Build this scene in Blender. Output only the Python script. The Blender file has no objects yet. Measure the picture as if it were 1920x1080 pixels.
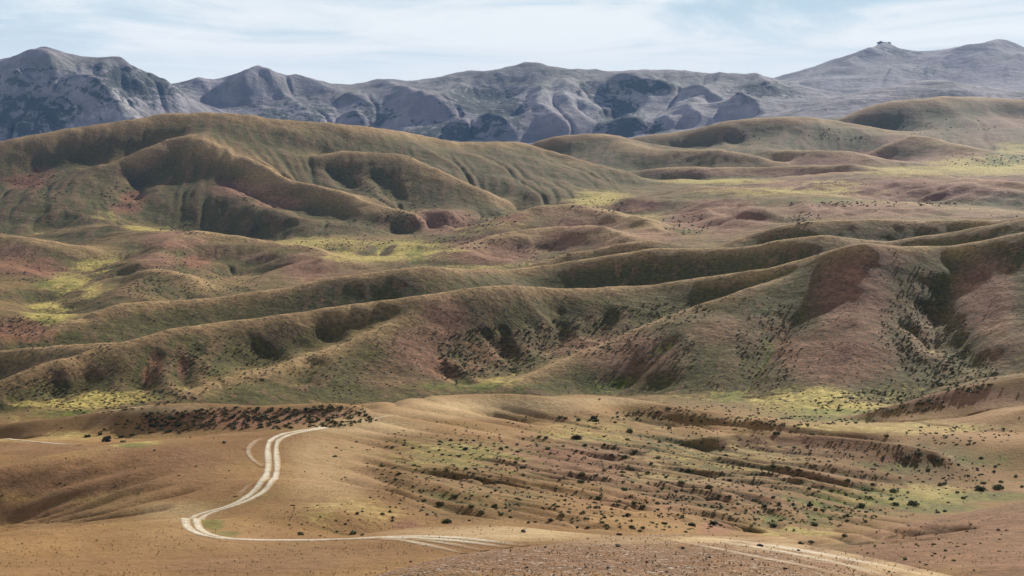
import bpy, bmesh, math, random, time
import numpy as np
T0 = time.time()
R = math.radians
scn = bpy.context.scene
col = scn.collection

# ------------------------------------------------------------------ camera
F, PX0, PY0 = 2700.0, 960.0, 540.0        # focal length in pixels of the 1920 px photograph
PITCH = R(6.34)                            # camera looks slightly down
cd = bpy.data.cameras.new('camera')
cd.sensor_width = 36.0
cd.lens = F / 1920 * 36.0
cd.clip_start = 0.5
cd.clip_end = 200000
cam = bpy.data.objects.new('camera', cd)
cam.location = (0, 0, 0)
cam.rotation_euler = (R(90) - PITCH, 0, 0)
col.objects.link(cam)
scn.camera = cam

# ------------------------------------------------------------------ light
SUN_EL, SUN_AZ = 23.0, 31.0                # azimuth: degrees to the right of the view direction
w = bpy.data.worlds.new('World'); scn.world = w; w.use_nodes = True
sun = bpy.data.lights.new('sun', 'SUN'); sun.energy = 5.0; sun.angle = R(0.5); sun.color = (1.0, 0.94, 0.84)
so = bpy.data.objects.new('sun', sun); col.objects.link(so)
so.rotation_euler = (R(90 - SUN_EL), 0, R(180 - SUN_AZ))
so.location = (0, 0, 500)
scn.view_settings.view_transform = 'Standard'
scn.view_settings.look = 'None'
scn.view_settings.exposure = 0.6
scn.view_settings.gamma = 1.0
nt = w.node_tree; nt.nodes.clear()
sky = nt.nodes.new('ShaderNodeTexSky'); sky.sky_type = 'NISHITA'; sky.sun_disc = False
sky.sun_elevation = R(SUN_EL); sky.sun_rotation = R(SUN_AZ); sky.altitude = 1500; sky.air_density = 1.0; sky.dust_density = .6; sky.ozone_density = 2.0
SKY_STRENGTH = 0.08
def wn(kind, **kw):
    x = nt.nodes.new(kind)
    for k, v in kw.items(): setattr(x, k, v)
    return x
def wput(sock, v):
    if hasattr(v, 'is_linked'): nt.links.new(v, sock)
    else: sock.default_value = v
def wmath(op, a, b=0, c=0):
    x = wn('ShaderNodeMath', operation=op)
    for i, v in enumerate((a, b, c)): wput(x.inputs[i], v)
    return x.outputs[0]
def wrange(v, a, b, c=0, d=1):
    x = wn('ShaderNodeMapRange', interpolation_type='SMOOTHSTEP')
    for i, q in enumerate((v, a, b, c, d)): wput(x.inputs[i], q)
    return x.outputs[0]
tc = wn('ShaderNodeTexCoord'); sx = wn('ShaderNodeSeparateXYZ'); nt.links.new(tc.outputs['Generated'], sx.inputs[0])
ez = wmath('MAXIMUM', sx.outputs[2], 0.0); den = wmath('ADD', ez, .03)
cb = wn('ShaderNodeCombineXYZ'); wput(cb.inputs[0], wmath('DIVIDE', sx.outputs[0], den)); wput(cb.inputs[1], wmath('MULTIPLY', wmath('DIVIDE', sx.outputs[1], den), .55)); cb.inputs[2].default_value = 3.1
def wnoise(scale, det, rough, dist=0):
    x = wn('ShaderNodeTexNoise'); nt.links.new(cb.outputs[0], x.inputs['Vector']); x.inputs['Scale'].default_value = scale
    x.inputs['Detail'].default_value = det; x.inputs['Roughness'].default_value = rough; x.inputs['Distortion'].default_value = dist; return x.outputs[0]
# thin cirrus veil: pale towards the horizon, torn wisps above, thicker to the left
veil = wrange(sx.outputs[2], .0, .30, .92, .93)
wisp = wrange(wmath('SUBTRACT', wmath('ADD', wnoise(.55, 8, .62, .6), wmath('MULTIPLY', wnoise(.12, 3, .5), .5)), wmath('MULTIPLY', sx.outputs[0], .22)), .65, .92, 0, .75)
wisp = wmath('MULTIPLY', wisp, wrange(sx.outputs[2], .015, .06))
mx = wn('ShaderNodeMix', data_type='RGBA'); wput(mx.inputs[0], veil); nt.links.new(sky.outputs[0], mx.inputs[6])
hz = wn('ShaderNodeMix', data_type='RGBA'); wput(hz.inputs[0], wrange(sx.outputs[2], .0, .085))
k = 1/SKY_STRENGTH
hz.inputs[6].default_value = (.70*k, .70*k, .69*k, 1); hz.inputs[7].default_value = (.36*k, .46*k, .52*k, 1)
dk = wn('ShaderNodeMix', data_type='RGBA'); wput(dk.inputs[0], wrange(sx.outputs[2], .085, .15)); nt.links.new(hz.outputs[2], dk.inputs[6]); dk.inputs[7].default_value = (.025*k, .045*k, .09*k, 1)  # unseen sky above the frame, darkened to lower the ambient light
nt.links.new(dk.outputs[2], mx.inputs[7])
m2 = wn('ShaderNodeMix', data_type='RGBA'); wput(m2.inputs[0], wisp); nt.links.new(mx.outputs[2], m2.inputs[6]); m2.inputs[7].default_value = (.70*k, .70*k, .69*k, 1)
bg = nt.nodes.new('ShaderNodeBackground'); bg.inputs['Strength'].default_value = SKY_STRENGTH
wo = nt.nodes.new('ShaderNodeOutputWorld')
nt.links.new(m2.outputs[2], bg.inputs['Color']); nt.links.new(bg.outputs[0], wo.inputs['Surface'])
# ------------------------------------------------------------------ terrain control lines
# every line is a crest, spur, slope or valley floor of the real relief: (picture x, picture y, distance in metres)
CP, SP = math.cos(PITCH), math.sin(PITCH)
def ray(px, py):
    a = (np.asarray(px, float) - PX0) / F; b = -(np.asarray(py, float) - PY0) / F
    y = CP + b * SP; z = -SP + b * CP
    h = np.hypot(a, y)
    return np.arctan2(a, y), z / h          # azimuth, height per metre of distance
def project(th, D, z):
    x, y = D * np.sin(th), D * np.cos(th)
    d = y * CP - z * SP; u = y * SP + z * CP
    return PX0 + F * x / d, PY0 - F * u / d

CREST = {}
LINES_S = '''
640,1100,62 760,1062,66 860,1040,70 1000,1025,74 1100,1010,78 1200,1004,80 1280,1003,82 1440,1016,84 1600,1040,82 1700,1060,80 1800,1082,76 1950,1120,70
700,1004,172 780,993,168 900,985,165 980,987,162 1060,997,158 1150,1006,155 1250,1012,150
-120,1012,180 0,1000,180 120,988,182 250,978,184 330,972,186
-120,905,262 0,883,262 100,858,272 190,838,280 300,825,288 400,817,295 480,812,300 560,805,312 620,795,328 720,770,358 820,750,385 900,741,400 960,740,400 1020,745,398 1090,744,410 1150,744,420 1250,758,425 1330,772,420
1310,824,368 1380,818,368 1440,818,368 1560,821,366 1660,830,362 1760,845,365
1540,1018,205 1620,1000,215 1700,982,222 1800,962,228 1920,940,235 2060,925,240
-120,798,425 0,795,420 100,785,410 200,770,400 300,758,395 400,758,392 480,762,390 560,760,392 620,757,392 680,760,400 730,768,410
-120,755,560 0,719,572 111,680,590 185,656,603 260,640,615 318,624,625 389,615,632 481,604,640 640,583,655 770,561,672 880,548,685 973,542,705 1084,545,730 1195,539,748 1280,531,755 1428,508,750 1520,487,740 1584,469,728 1624,462,722 1706,467,735 1798,463,745 1920,441,745 2060,415,745
-120,675,690 0,665,680 120,654,665 237,645,640
320,752,528 400,727,548 500,700,572 640,650,610 740,610,636 790,590,648
1470,517,728 1380,556,690 1300,583,668 1200,618,632 1100,660,595 1000,704,555 930,733,530
1600,780,462 1700,757,462 1800,730,465 1920,708,468 2060,690,470
-120,650,770 0,632,770 60,631,775 130,606,790 222,578,810 315,569,822 426,563,830 519,548,838 640,527,845 751,508,852 807,504,858 877,510,880 955,510,905 1047,500,915 1160,482,915 1233,472,912 1280,473,910 1410,467,890 1465,456,880 1540,448,875 1595,452,885 1670,458,900 1743,447,905 1817,432,900 1873,421,895 1920,413,892 2060,395,890
973,508,990 1029,495,1000 1073,480,1005 1121,474,1010 1177,463,1010 1247,456,1010
1320,471,950 1391,447,965 1458,430,975 1520,421,980 1595,417,985 1687,420,995 1798,419,1000 1873,418,985 1960,405,980 2060,398,980
800,493,1110 870,466,1150 930,446,1185 1000,437,1210 1080,435,1230 1158,450,1150 1210,463,1090
914,443,1320 973,413,1370 1003,397,1400 1077,394,1420 1140,408,1380 1232,432,1250 1280,445,1180
1280,350,1700 1373,357,1600 1465,368,1500 1539,372,1450 1650,384,1400 1836,399,1300 1920,406,1250 2060,415,1200
1421,339,2150 1539,334,2050 1632,330,1980 1724,333,1930 1836,344,1830 1920,352,1780 2060,362,1750
1180,322,2350 1280,317,2300 1391,318,2280 1520,315,2250 1595,314,2220 1680,328,2150
1151,262,2650 1214,281,2550 1280,286,2480 1354,284,2450 1428,300,2400 1484,312,2370
1447,281,2500 1520,287,2450 1595,287,2430 1620,296,2400 1668,315,2350
984,274,2700 1047,259,2700 1121,255,2700 1166,259,2750
1166,262,3000 1240,254,3050 1317,243,3050 1354,231,3050 1428,224,3050 1502,223,3050 1554,227,3100 1640,243,3100 1720,262,2950
1620,289,2650 1706,259,2700 1761,265,2680 1817,282,2600 1850,300,2500
1554,228,3400 1599,211,3450 1673,191,3500 1743,189,3500 1769,184,3550 1836,184,3600 1920,189,3600 2060,200,3600
1440,222,4200 1502,203,4300 1613,174,4400 1706,152,4500 1761,152,4500 1836,168,4500 1920,174,4500 2060,176,4500
-120,285,1850 0,272,1850 120,250,1880 200,240,1900 260,232,1920 310,222,1940 400,218,1950 450,222,1950 520,232,1960 640,241,1990 714,248,2020 788,261,2080 847,273,2100 936,272,2150 984,276,2180 1040,290,2150 1100,305,2120 1180,325,2080
185,315,1725 222,307,1740 270,288,1765 315,270,1790 352,267,1790 381,276,1770 463,307,1690 537,341,1610 640,370,1540 720,392,1480 780,405,1450
580,292,1800 640,290,1810 751,296,1800 825,326,1740 899,359,1700 973,388,1690
311,456,1240 340,445,1260 370,439,1275 444,448,1270 518,463,1230 574,469,1200 630,487,1160 690,505,1100
233,515,1085 296,517,1070 352,528,1045 389,549,1000
-120,440,1350 0,445,1330 60,455,1310 150,472,1270 215,492,1230
-120,128,5150 -40,125,5150 0,120,5150 40,111,5150 88,102,5150 120,111,5150 160,116,5150 190,116,5130 215,113,5100 235,120,5080 255,134,5050 270,140,5050 290,152,5040 305,152,5040 325,160,5050
325,162,5700 363,152,5700 400,153,5700 440,142,5700 465,142,5700 490,136,5700 520,143,5700 545,150,5750 600,160,5800 640,165,5900 714,154,5950 758,158,6000 799,148,6000 836,141,6000 888,130,6000 921,133,6000 981,120,6000 1010,120,6000 1033,128,6000 1070,131,6000 1121,131,6000 1151,135,6000 1207,128,6100 1280,135,6150 1336,144,6100 1410,143,6000 1443,146,6000 1500,160,5800 1560,175,5600
1440,150,8200 1473,143,8200 1539,122,8200 1595,107,8200 1628,93,8200 1645,83,8200 1654,80,8200 1673,83,8200 1687,93,8200 1724,103,8200 1761,96,8200 1824,87,8200 1865,76,8200 1891,78,8200 1920,87,8200 1990,110,8200 2080,120,8200
'''
LINES_L = '''
700,1150,50 1000,1090,56 1300,1080,59 1600,1100,58 1900,1160,52
300,1080,132 600,1080,125 800,1060,125
-120,1090,130 0,1080,130
900,1040,138 1000,1045,132
450,1000,176 600,1010,170
340,1000,170 380,985,180
500,1040,150 150,1040,155
500,960,195 500,900,225 520,840,275
620,960,190 620,900,235 600,830,285
700,840,290 760,900,245
850,920,222 850,840,295 820,790,340
-100,990,246 0,985,247 120,962,242 250,935,236 380,905,236
1000,800,350 1000,880,270 1000,940,225
1150,780,390 1150,850,320 1200,960,235
1300,800,390 1300,900,300
1450,940,290 1350,990,245
1430,1003,250 1500,990,270 1600,970,290 1750,945,315 1900,918,345 2060,905,365
1600,900,330 1700,870,355 1850,870,370
1440,850,356 1560,868,342
1420,788,405 1560,802,405 1700,812,395 1920,838,382 2060,845,380
1900,1060,160 1700,1060,165 2060,1060,160
1800,1010,190
-120,862,345 60,855,335
0,823,378 100,830,368 200,833,360
250,838,354 350,825,368 500,815,368 600,800,370
150,808,392
-100,790,520 0,782,518 150,772,515 280,755,525 500,752,520 600,750,518 720,755,505 800,742,515 880,728,540 930,712,575 960,700,590 1040,672,618 1180,622,662 1300,580,710 1400,548,732
1000,735,520 1150,738,520 1300,765,500 1450,778,480 1600,790,445 1750,803,420 1920,815,405 2060,818,400
480,694,592 620,645,628 720,603,650
100,740,565 200,720,570
815,610,640 780,660,603 750,710,560
840,700,580 900,640,632 900,690,590
1000,620,665 1050,590,695
1370,745,540 1410,690,582 1440,625,630 1480,565,678 1530,515,706
1230,735,530 1270,690,560 1290,640,600 1330,600,640
1624,470,717 1620,540,680 1610,600,640 1600,650,605 1570,700,570 1540,740,535
1700,765,535 1755,690,590 1745,610,650 1765,545,695 1790,495,728
1900,690,570 1880,620,620 1870,560,665 1860,500,710
1800,780,445 1920,770,430 2060,770,430
1850,715,540 1700,760,530
0,682,725 200,668,740 400,640,772 640,605,795 850,575,812 1000,565,845 1200,562,860 1400,535,828 1600,495,825 1750,490,840 1920,465,838
560,470,1300 700,488,1230 790,490,1180
640,455,1330 760,440,1420 870,440,1450 930,410,1540 1000,395,1640 1080,375,1790 1130,355,1920 1280,335,2150 1391,348,1950 1502,365,1750 1613,376,1650 1780,392,1550 1920,402,1500 2060,410,1450
920,480,1142 1020,470,1172
840,398,1480 800,412,1470 870,430,1390
905,420,1480
1390,430,1235
1390,395,1290
1300,420,1330 1450,430,1180 1600,412,1120
1290,437,1250 1230,405,1450 1180,380,1650
1180,375,1560 1230,385,1520
1700,380,1720 1860,390,1640
1530,235,3000 1480,265,2850 1455,280,2700
1800,230,3250 1900,260,3000
1880,310,2450 1780,325,2250 1920,330,2150
1830,285,2750 1920,290,2700
1600,215,4000 1800,190,4200
330,240,1890 350,262,1810
185,315,1720 111,356,1600 60,378,1540 
130,380,1520 185,410,1430 278,432,1370 352,439,1340
280,345,1680 250,375,1590
300,425,1470 400,446,1420 500,455,1380
375,310,1700 370,344,1620 426,363,1560 474,384,1500 555,410,1430 640,428,1380
370,344,1630 296,378,1560
460,350,1620 540,390,1520 640,415,1450
80,320,1760 20,345,1700 -60,370,1650
962,278,2150 1000,300,2050 1100,325,2000
830,290,1980 900,325,1880 1000,360,1800
700,340,1700 700,375,1560 760,400,1560
620,325,1740
300,465,1220 285,482,1170 260,500,1120 233,515,1085
400,500,1205 460,520,1150
560,500,1145 600,520,1090
250,470,1260 190,500,1200 110,530,1130 70,570,1030 90,600,960
200,545,1010 280,560,950
0,500,1180 100,510,1190
-100,560,980 0,590,900 50,600,880 0,540,1050
0,425,1440 100,430,1420 180,455,1360
60,400,1500 -60,430,1450
490,136,5700 470,170,5350 520,200,5100 600,230,4750 640,245,4600
640,165,5900 720,175,5450 770,178,5250 799,185,5100 840,205,4900 870,228,4700 960,268,4450
400,190,5300 420,215,5000 560,190,5400
640,215,5050 700,225,4850 740,245,4650
888,130,6000 860,160,5700 900,180,5500 860,190,5300
1010,120,6000 980,148,5700 1021,163,5500 1000,205,5050 1030,225,4800 1120,255,4500
907,222,4750 940,240,4600 990,268,4450
940,205,5200 960,232,4850
1070,131,6000 1070,155,5600 1085,175,5350 1110,200,5100 1150,235,4700
1060,195,5250 1090,220,5000 1130,240,4750
1207,128,6100 1190,150,5600 1240,165,5400 1300,190,5000 1330,225,4600
1195,228,4750 1240,245,4550
1150,185,5400 1170,205,5200 1210,225,4950
1280,170,5400 1380,195,4900 1460,212,4600
1340,205,5000 1400,225,4600
30,147,4620 0,155,4600 
122,174,4450 167,189,4380 222,215,4280 259,233,4200
60,220,4330 0,200,4480 160,225,4270
200,180,4600 240,200,4500 300,190,4600 330,225,4350
1654,80,8200 1600,125,7500 1560,150,7000
1830,90,8200 1800,110,7800 1720,150,7200
1920,100,8000 1850,130,7500
1700,130,7700 1780,140,7500
-120,285,4050 200,280,4050 500,278,4250 800,277,4250 1000,275,4250 1200,265,4250 1400,240,4250
'''
# hidden ground: (picture x, distance, height)
LINES_Z = '''
100,25,-10 600,25,-9.5 1000,25,-9 1500,25,-8.8 1900,25,-9
100,10,-4.6 960,10,-4.4 1800,10,-4.2
100,4,-2.4 960,4,-2.3 1800,4,-2.2
100,60,-26 100,95,-36 500,60,-24 500,90,-34
1000,110,-39 1250,115,-41 1400,130,-46 1700,115,-45 1900,100,-36 1550,160,-56
100,2900,-105 400,2900,-105 700,2900,-110 950,3200,-112 -120,3000,-105
100,3700,-112 400,3700,-112 700,3700,-112 1000,3700,-115 1200,3700,-110 -120,3700,-110
1600,5600,20 1900,5600,40 1600,6300,-10 1900,6300,-10
100,6800,-20 500,7500,-20 900,7800,-20 1300,7800,-20 1700,9500,100 -120,7500,0 2050,9800,100
100,10500,-100 960,10500,-100 1900,11000,-60
'''
def steepen(x, y, D):
    """hill faces are steep: draw the foot of each range towards its crest"""
    if 503 < D < 790 and y > 430:
        c = np.interp(x, [-120,111,260,481,770,973,1195,1428,1520,1624,1800,2060], [575,592,617,642,674,707,750,752,742,724,745,745])
        if D < c: D += float(np.interp(x, [300, 700, 1150, 1400], [.24, .36, .36, .13]))*(c-D)
    elif 1375 < D < 1950 and x < 1000 and y < 500: D += .25*(1950-D)
    elif 3950 < D < 6150:
        c = np.interp(x, [-120,250,340,1000,1500,2060], [5150,5080,5700,6000,6000,6000])
        if x > 1500 and y < 235: c = D
        if D < c: D += .30*(c-D)
    return (x, y, float(D))
def parse(s, st=True):
    f = lambda t: steepen(*t) if st else t
    return [[f(tuple(float(v) for v in p.split(','))) for p in l.split()] for l in s.strip().splitlines() if l.strip()]
def resample(pts, step):
    P = np.array(pts)
    if len(P) < 2: return P
    out = []
    n = len(P)
    for i in range(n - 1):
        p0, p1, p2, p3 = P[max(i-1,0)], P[i], P[i+1], P[min(i+2,n-1)]
        k = max(1, int(np.hypot(*(p2-p1)[:2]) / step + .5))
        for j in range(k):
            t = j / k
            # centripetal-ish: blend linear and Catmull-Rom to avoid overshoot
            cr = .5*((2*p1)+(-p0+p2)*t+(2*p0-5*p1+4*p2-p3)*t*t+(-p0+3*p1-3*p2+p3)*t**3)
            out.append(.4*cr + .6*(p1+(p2-p1)*t))
    out.append(P[-1])
    return np.array(out)
pts = []       # azimuth, ln distance, height/distance
crest_pts = []
for l in parse(LINES_L):
    q = resample(l, 45)
    th, t = ray(q[:,0], q[:,1]); pts += list(zip(th, np.log(q[:,2]), t))
for l in parse(LINES_S):
    q = resample(l, 26)
    th, t = ray(q[:,0], q[:,1]); e = list(zip(th, np.log(q[:,2]), t)); pts += e; crest_pts += e
for l in parse(LINES_Z, False):
    for px, D, z in l:
        th, t = ray(px, 540); pts.append((float(th), math.log(D), z / D + .0148))
pts = np.array(pts); crest_pts = np.array(crest_pts)
# ground falls away behind every crest
bk = []
for th, ld, t in crest_pts[::2]:
    D = math.exp(ld)
    for dd, k in ((.02, .09), (.055, .12), (-.014, -.24), (-.036, -.31)):
        if dd < 0 and (D < 300 or D > 3900): continue
        z = t*D - D*dd*((max(-t, 0) if dd > 0 else 0) + k) if dd > 0 else t*D + D*dd*(-k)
        c = (th, ld + math.log(1+dd), z / (D*(1+dd)))
        if np.min(np.hypot(pts[:,0]-c[0], pts[:,1]-c[1])) > abs(dd)*(.7 if dd > 0 else .9): bk.append(c)
pts = np.vstack([pts, np.array(bk)])
# thin out points that nearly coincide
keep = np.ones(len(pts), bool)
for i in range(len(pts)):
    if keep[i]:
        d = np.hypot(pts[i+1:,0]-pts[i,0], pts[i+1:,1]-pts[i,1]); keep[i+1:] &= ~(d < 0.0035)
pts = pts[keep]
NP = len(pts); BETA = 1.15
def rbf_solve(pts, beta, lam):
    n = len(pts)
    d = np.hypot(pts[:,None,0]-pts[None,:,0], pts[:,None,1]-pts[None,:,1])
    A = np.zeros((n+3, n+3)); A[:n,:n] = -(d**beta); A[range(n),range(n)] += lam
    Pm = np.c_[np.ones(n), pts[:,0], pts[:,1]]; A[:n,n:] = Pm; A[n:,:n] = Pm.T
    return np.linalg.solve(A, np.r_[pts[:,2], 0,0,0])
LAM = 2e-5
wts = rbf_solve(pts, BETA, LAM)
def rbf_eval(th, ld):
    out = np.empty(len(th))
    for s in range(0, len(th), 4000):
        e = slice(s, s+4000)
        d2 = (th[e,None]-pts[None,:,0])**2 + (ld[e,None]-pts[None,:,1])**2
        out[e] = -(d2**(BETA/2)) @ wts[:NP] + wts[NP] + wts[NP+1]*th[e] + wts[NP+2]*ld[e]
    return out
TH0, TH1 = -0.425, 0.425
LD0, LD1 = math.log(3.0), math.log(11000.0)
NX = 1000                               # columns
# rows: denser where the faces we look at are
def row_density(ld):
    D = np.exp(ld)
    return np.interp(ld, np.log([3,20,45,90,110,150,450,520,1000,1300,2200,3000,3800,4300,6200,7000,8300,8700,11000]),
                         [ .15,.3, .9, .9, .7, 1.6,1.6, 1.5,1.5, 1.3, 1.3, 1.0, .4, 1.3,1.3, .7, .9,.3,.2])
_l = np.linspace(LD0, LD1, 4000); _c = np.cumsum(row_density(_l)); _c = (_c-_c[0])/(_c[-1]-_c[0])
NY = 1900
LDR = np.interp(np.linspace(0,1,NY), _c, _l)
THC = np.linspace(TH0, TH1, NX)
# evaluate on a coarse grid and refine with cubic interpolation
def cubic_axis(A, xs, xq, axis):
    A = np.moveaxis(A, axis, 0); n = len(xs)
    f = np.interp(xq, xs, np.arange(n)); i = np.clip(f.astype(int), 0, n-2); t = (f-i).reshape((-1,)+(1,)*(A.ndim-1))
    p0, p1, p2, p3 = A[np.clip(i-1,0,n-1)], A[i], A[i+1], A[np.clip(i+2,0,n-1)]
    r = .5*((2*p1)+(-p0+p2)*t+(2*p0-5*p1+4*p2-p3)*t*t+(-p0+3*p1-3*p2+p3)*t**3)
    return np.moveaxis(r, 0, axis)
CX, CY = 260, 620
thc = np.linspace(TH0, TH1, CX); ldc = np.interp(np.linspace(0,1,CY), _c, _l)
G = rbf_eval(*(g.ravel() for g in np.meshgrid(thc, ldc))).reshape(CY, CX)
G = cubic_axis(cubic_axis(G, thc, THC, 1), ldc, LDR, 0)
DR = np.exp(LDR)[:,None]
Z = G * DR
print('terrain base', NP, Z.shape, round(time.time()-T0,1))
# ------------------------------------------------------------------ natural detail: noise, then running water
def gnoise(x, y, seed):
    xi = np.floor(x).astype(np.int64); yi = np.floor(y).astype(np.int64); fx = x-xi; fy = y-yi
    def g(ix, iy):
        h = (ix*374761393 + iy*668265263 + seed*974711) & 0xffffffff
        h = ((h ^ (h >> 13)) * 1274126177) & 0xffffffff; h ^= h >> 16
        return (h & 0xffff).astype(np.float32) * (2*math.pi/65536)
    u = fx*fx*fx*(fx*(fx*6-15)+10); v = fy*fy*fy*(fy*(fy*6-15)+10)
    def d(ix, iy, dx, dy):
        a = g(ix, iy); return np.cos(a)*dx + np.sin(a)*dy
    n00 = d(xi,yi,fx,fy); n10 = d(xi+1,yi,fx-1,fy); n01 = d(xi,yi+1,fx,fy-1); n11 = d(xi+1,yi+1,fx-1,fy-1)
    return (n00*(1-u)+n10*u)*(1-v) + (n01*(1-u)+n11*u)*v
def fbm(x, y, wl, octs, seed, gain=.5):
    s = 0; a = 1
    for o in range(octs):
        s = s + a*gnoise(x/wl, y/wl, seed+o*17); wl /= 2.03; a *= gain
    return s
# ------------------------------------------------------------------ gullies, rills and stream beds cut along their real courses
def hit(px, py):
    """first ground point seen along the picture ray: column, row indices (float)"""
    th, t0 = ray(px, py)
    cf = np.clip((th-TH0)/(TH1-TH0)*(NX-1), 0, NX-1.001); i = int(cf); f = cf-i
    colz = (Z[:,i]*(1-f)+Z[:,i+1]*f)/DR[:,0]
    k = np.argmax(colz[J0:] >= t0) + J0
    if colz[k] < t0: return float(th), None
    a, b = colz[k-1], colz[k]
    g = (t0-a)/(b-a) if b > a else 0
    return float(th), float(LDR[k-1] + (LDR[k]-LDR[k-1])*np.clip(g,0,1))
J0 = int(np.searchsorted(LDR, math.log(40)))
def seg_dist(P, pad):
    """distance (angular = metres / distance) of grid nodes to polyline P, within its padded box"""
    P = np.array(P)
    i0 = max(0, np.searchsorted(THC, P[:,0].min()-pad)-1); i1 = min(NX, np.searchsorted(THC, P[:,0].max()+pad)+1)
    j0 = max(0, np.searchsorted(LDR, P[:,1].min()-pad)-1); j1 = min(NY, np.searchsorted(LDR, P[:,1].max()+pad)+1)
    gx = THC[None,i0:i1]; gy = LDR[j0:j1,None]
    best = np.full((j1-j0, i1-i0), 9.); tt = np.zeros_like(best); n = len(P)-1
    for k in range(n):
        a, b = P[k], P[k+1]; ab = b-a; L2 = max((ab**2).sum(), 1e-12)
        t = np.clip(((gx-a[0])*ab[0] + (gy-a[1])*ab[1])/L2, 0, 1)
        d = np.hypot(gx-a[0]-t*ab[0], gy-a[1]-t*ab[1])
        m = d < best; best[m] = d[m]; tt[m] = ((k+t)/n)[m]
    return (slice(j0,j1), slice(i0,i1)), best, tt
def trace(pts_, jump=.08):
    out = []
    for x, y in resample([(a, b) for a, b in pts_], 18)[:, :2]:
        th, ld = hit(x, y)
        if ld is not None: out.append((th, ld))
    # discard jumps over hidden ground
    keep = [out[0]] if out else []
    for p in out[1:]:
        if abs(p[1]-keep[-1][1]) < jump: keep.append(p)
    return keep
SPURS = '''
30.4,63 799,185 781,207 751,222 733,237
35.1,63 799,185 833,207 862,222
28.1,52.5 847,226 877,244 899,266
35.1,63 907,222 947,244 984,270
30.4,63 870,159 840,178 818,189
39.8,73.5 1018,163 973,193 921,218
30.4,57.75 1010,207 973,230 955,241
35.1,57.75 1010,207 1047,233 1081,255
39.8,73.5 1018,163 1014,185 1010,207
37.4,63 1058,152 1062,178 1058,200 1084,222 1125,255
30.4,52.5 1184,230 1151,255
30.4,52.5 1184,230 1225,252
32.8,57.75 1225,189 1195,207 1173,237
39.8,73.5 1151,148 1195,163 1280,174
37.4,63 1280,170 1347,185 1406,218
30.4,57.75 1280,207 1328,237
32.8,57.75 1373,189 1436,200 1473,211
28.1,57.75 1354,145 1336,167
35.1,63 1410,145 1436,167 1487,193
39.8,73.5 1661,86 1613,111 1539,144
39.8,73.5 1824,91 1761,122 1680,163
42.1,84 1873,80 1828,122 1791,152
37.4,73.5 1920,104 1873,148
37.4,73.5 1724,108 1669,148 1632,165
42.1,84 89,106 67,122 22,148
37.4,73.5 89,106 93,130 111,167
53.8,63 122,172 178,200 237,222
46.8,63 122,172 111,215 115,244
42.1,63 37,146 22,170
46.8,73.5 207,117 193,156 185,193 274,222
46.8,63 222,117 244,148 259,178
42.1,63 304,154 315,178 344,218
42.1,73.5 493,138 467,156 444,185 426,200
42.1,73.5 493,138 511,159 556,207 593,233
35.1,63 363,154 389,185 426,200
37.4,73.5 537,150 593,167 640,185
35.1,63 714,157 733,174 799,185
32.8,63 640,180 677,193 714,222
28.1,52.5 660,215 690,240 720,262
30.4,52.5 480,205 520,235 560,255
28.1,52.5 600,245 640,258 680,268
28.1,52.5 1240,225 1280,250
35.1,63 60,215 90,250
35.1,63 0,190 30,220
'''
def raise_spurs(lines):
    for l in lines.strip().splitlines():
        f = l.split(); hgt, wid = map(float, f[0].split(','))
        P = [p for p in trace([tuple(map(float, p.split(','))) for p in f[1:]], .25) if p[1] > math.log(3900)]
        if len(P) < 2: continue
        P = np.array(P)
        for _ in range(6):
            P[1:-1,1] = .5*P[1:-1,1] + .25*(P[2:,1]+P[:-2,1])
        D = math.exp(np.mean(P[:,1])); wa = wid/D
        sl, d, t = seg_dist(P, wa*4)
        env = np.clip(np.minimum(t*4+.35, (1-t)*2.2), 0, 1)
        Z[sl] += hgt * env * np.maximum(np.exp(-np.sqrt(d**2+(.18*wa)**2)/wa) - .02, 0)
raise_spurs(SPURS)

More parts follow.
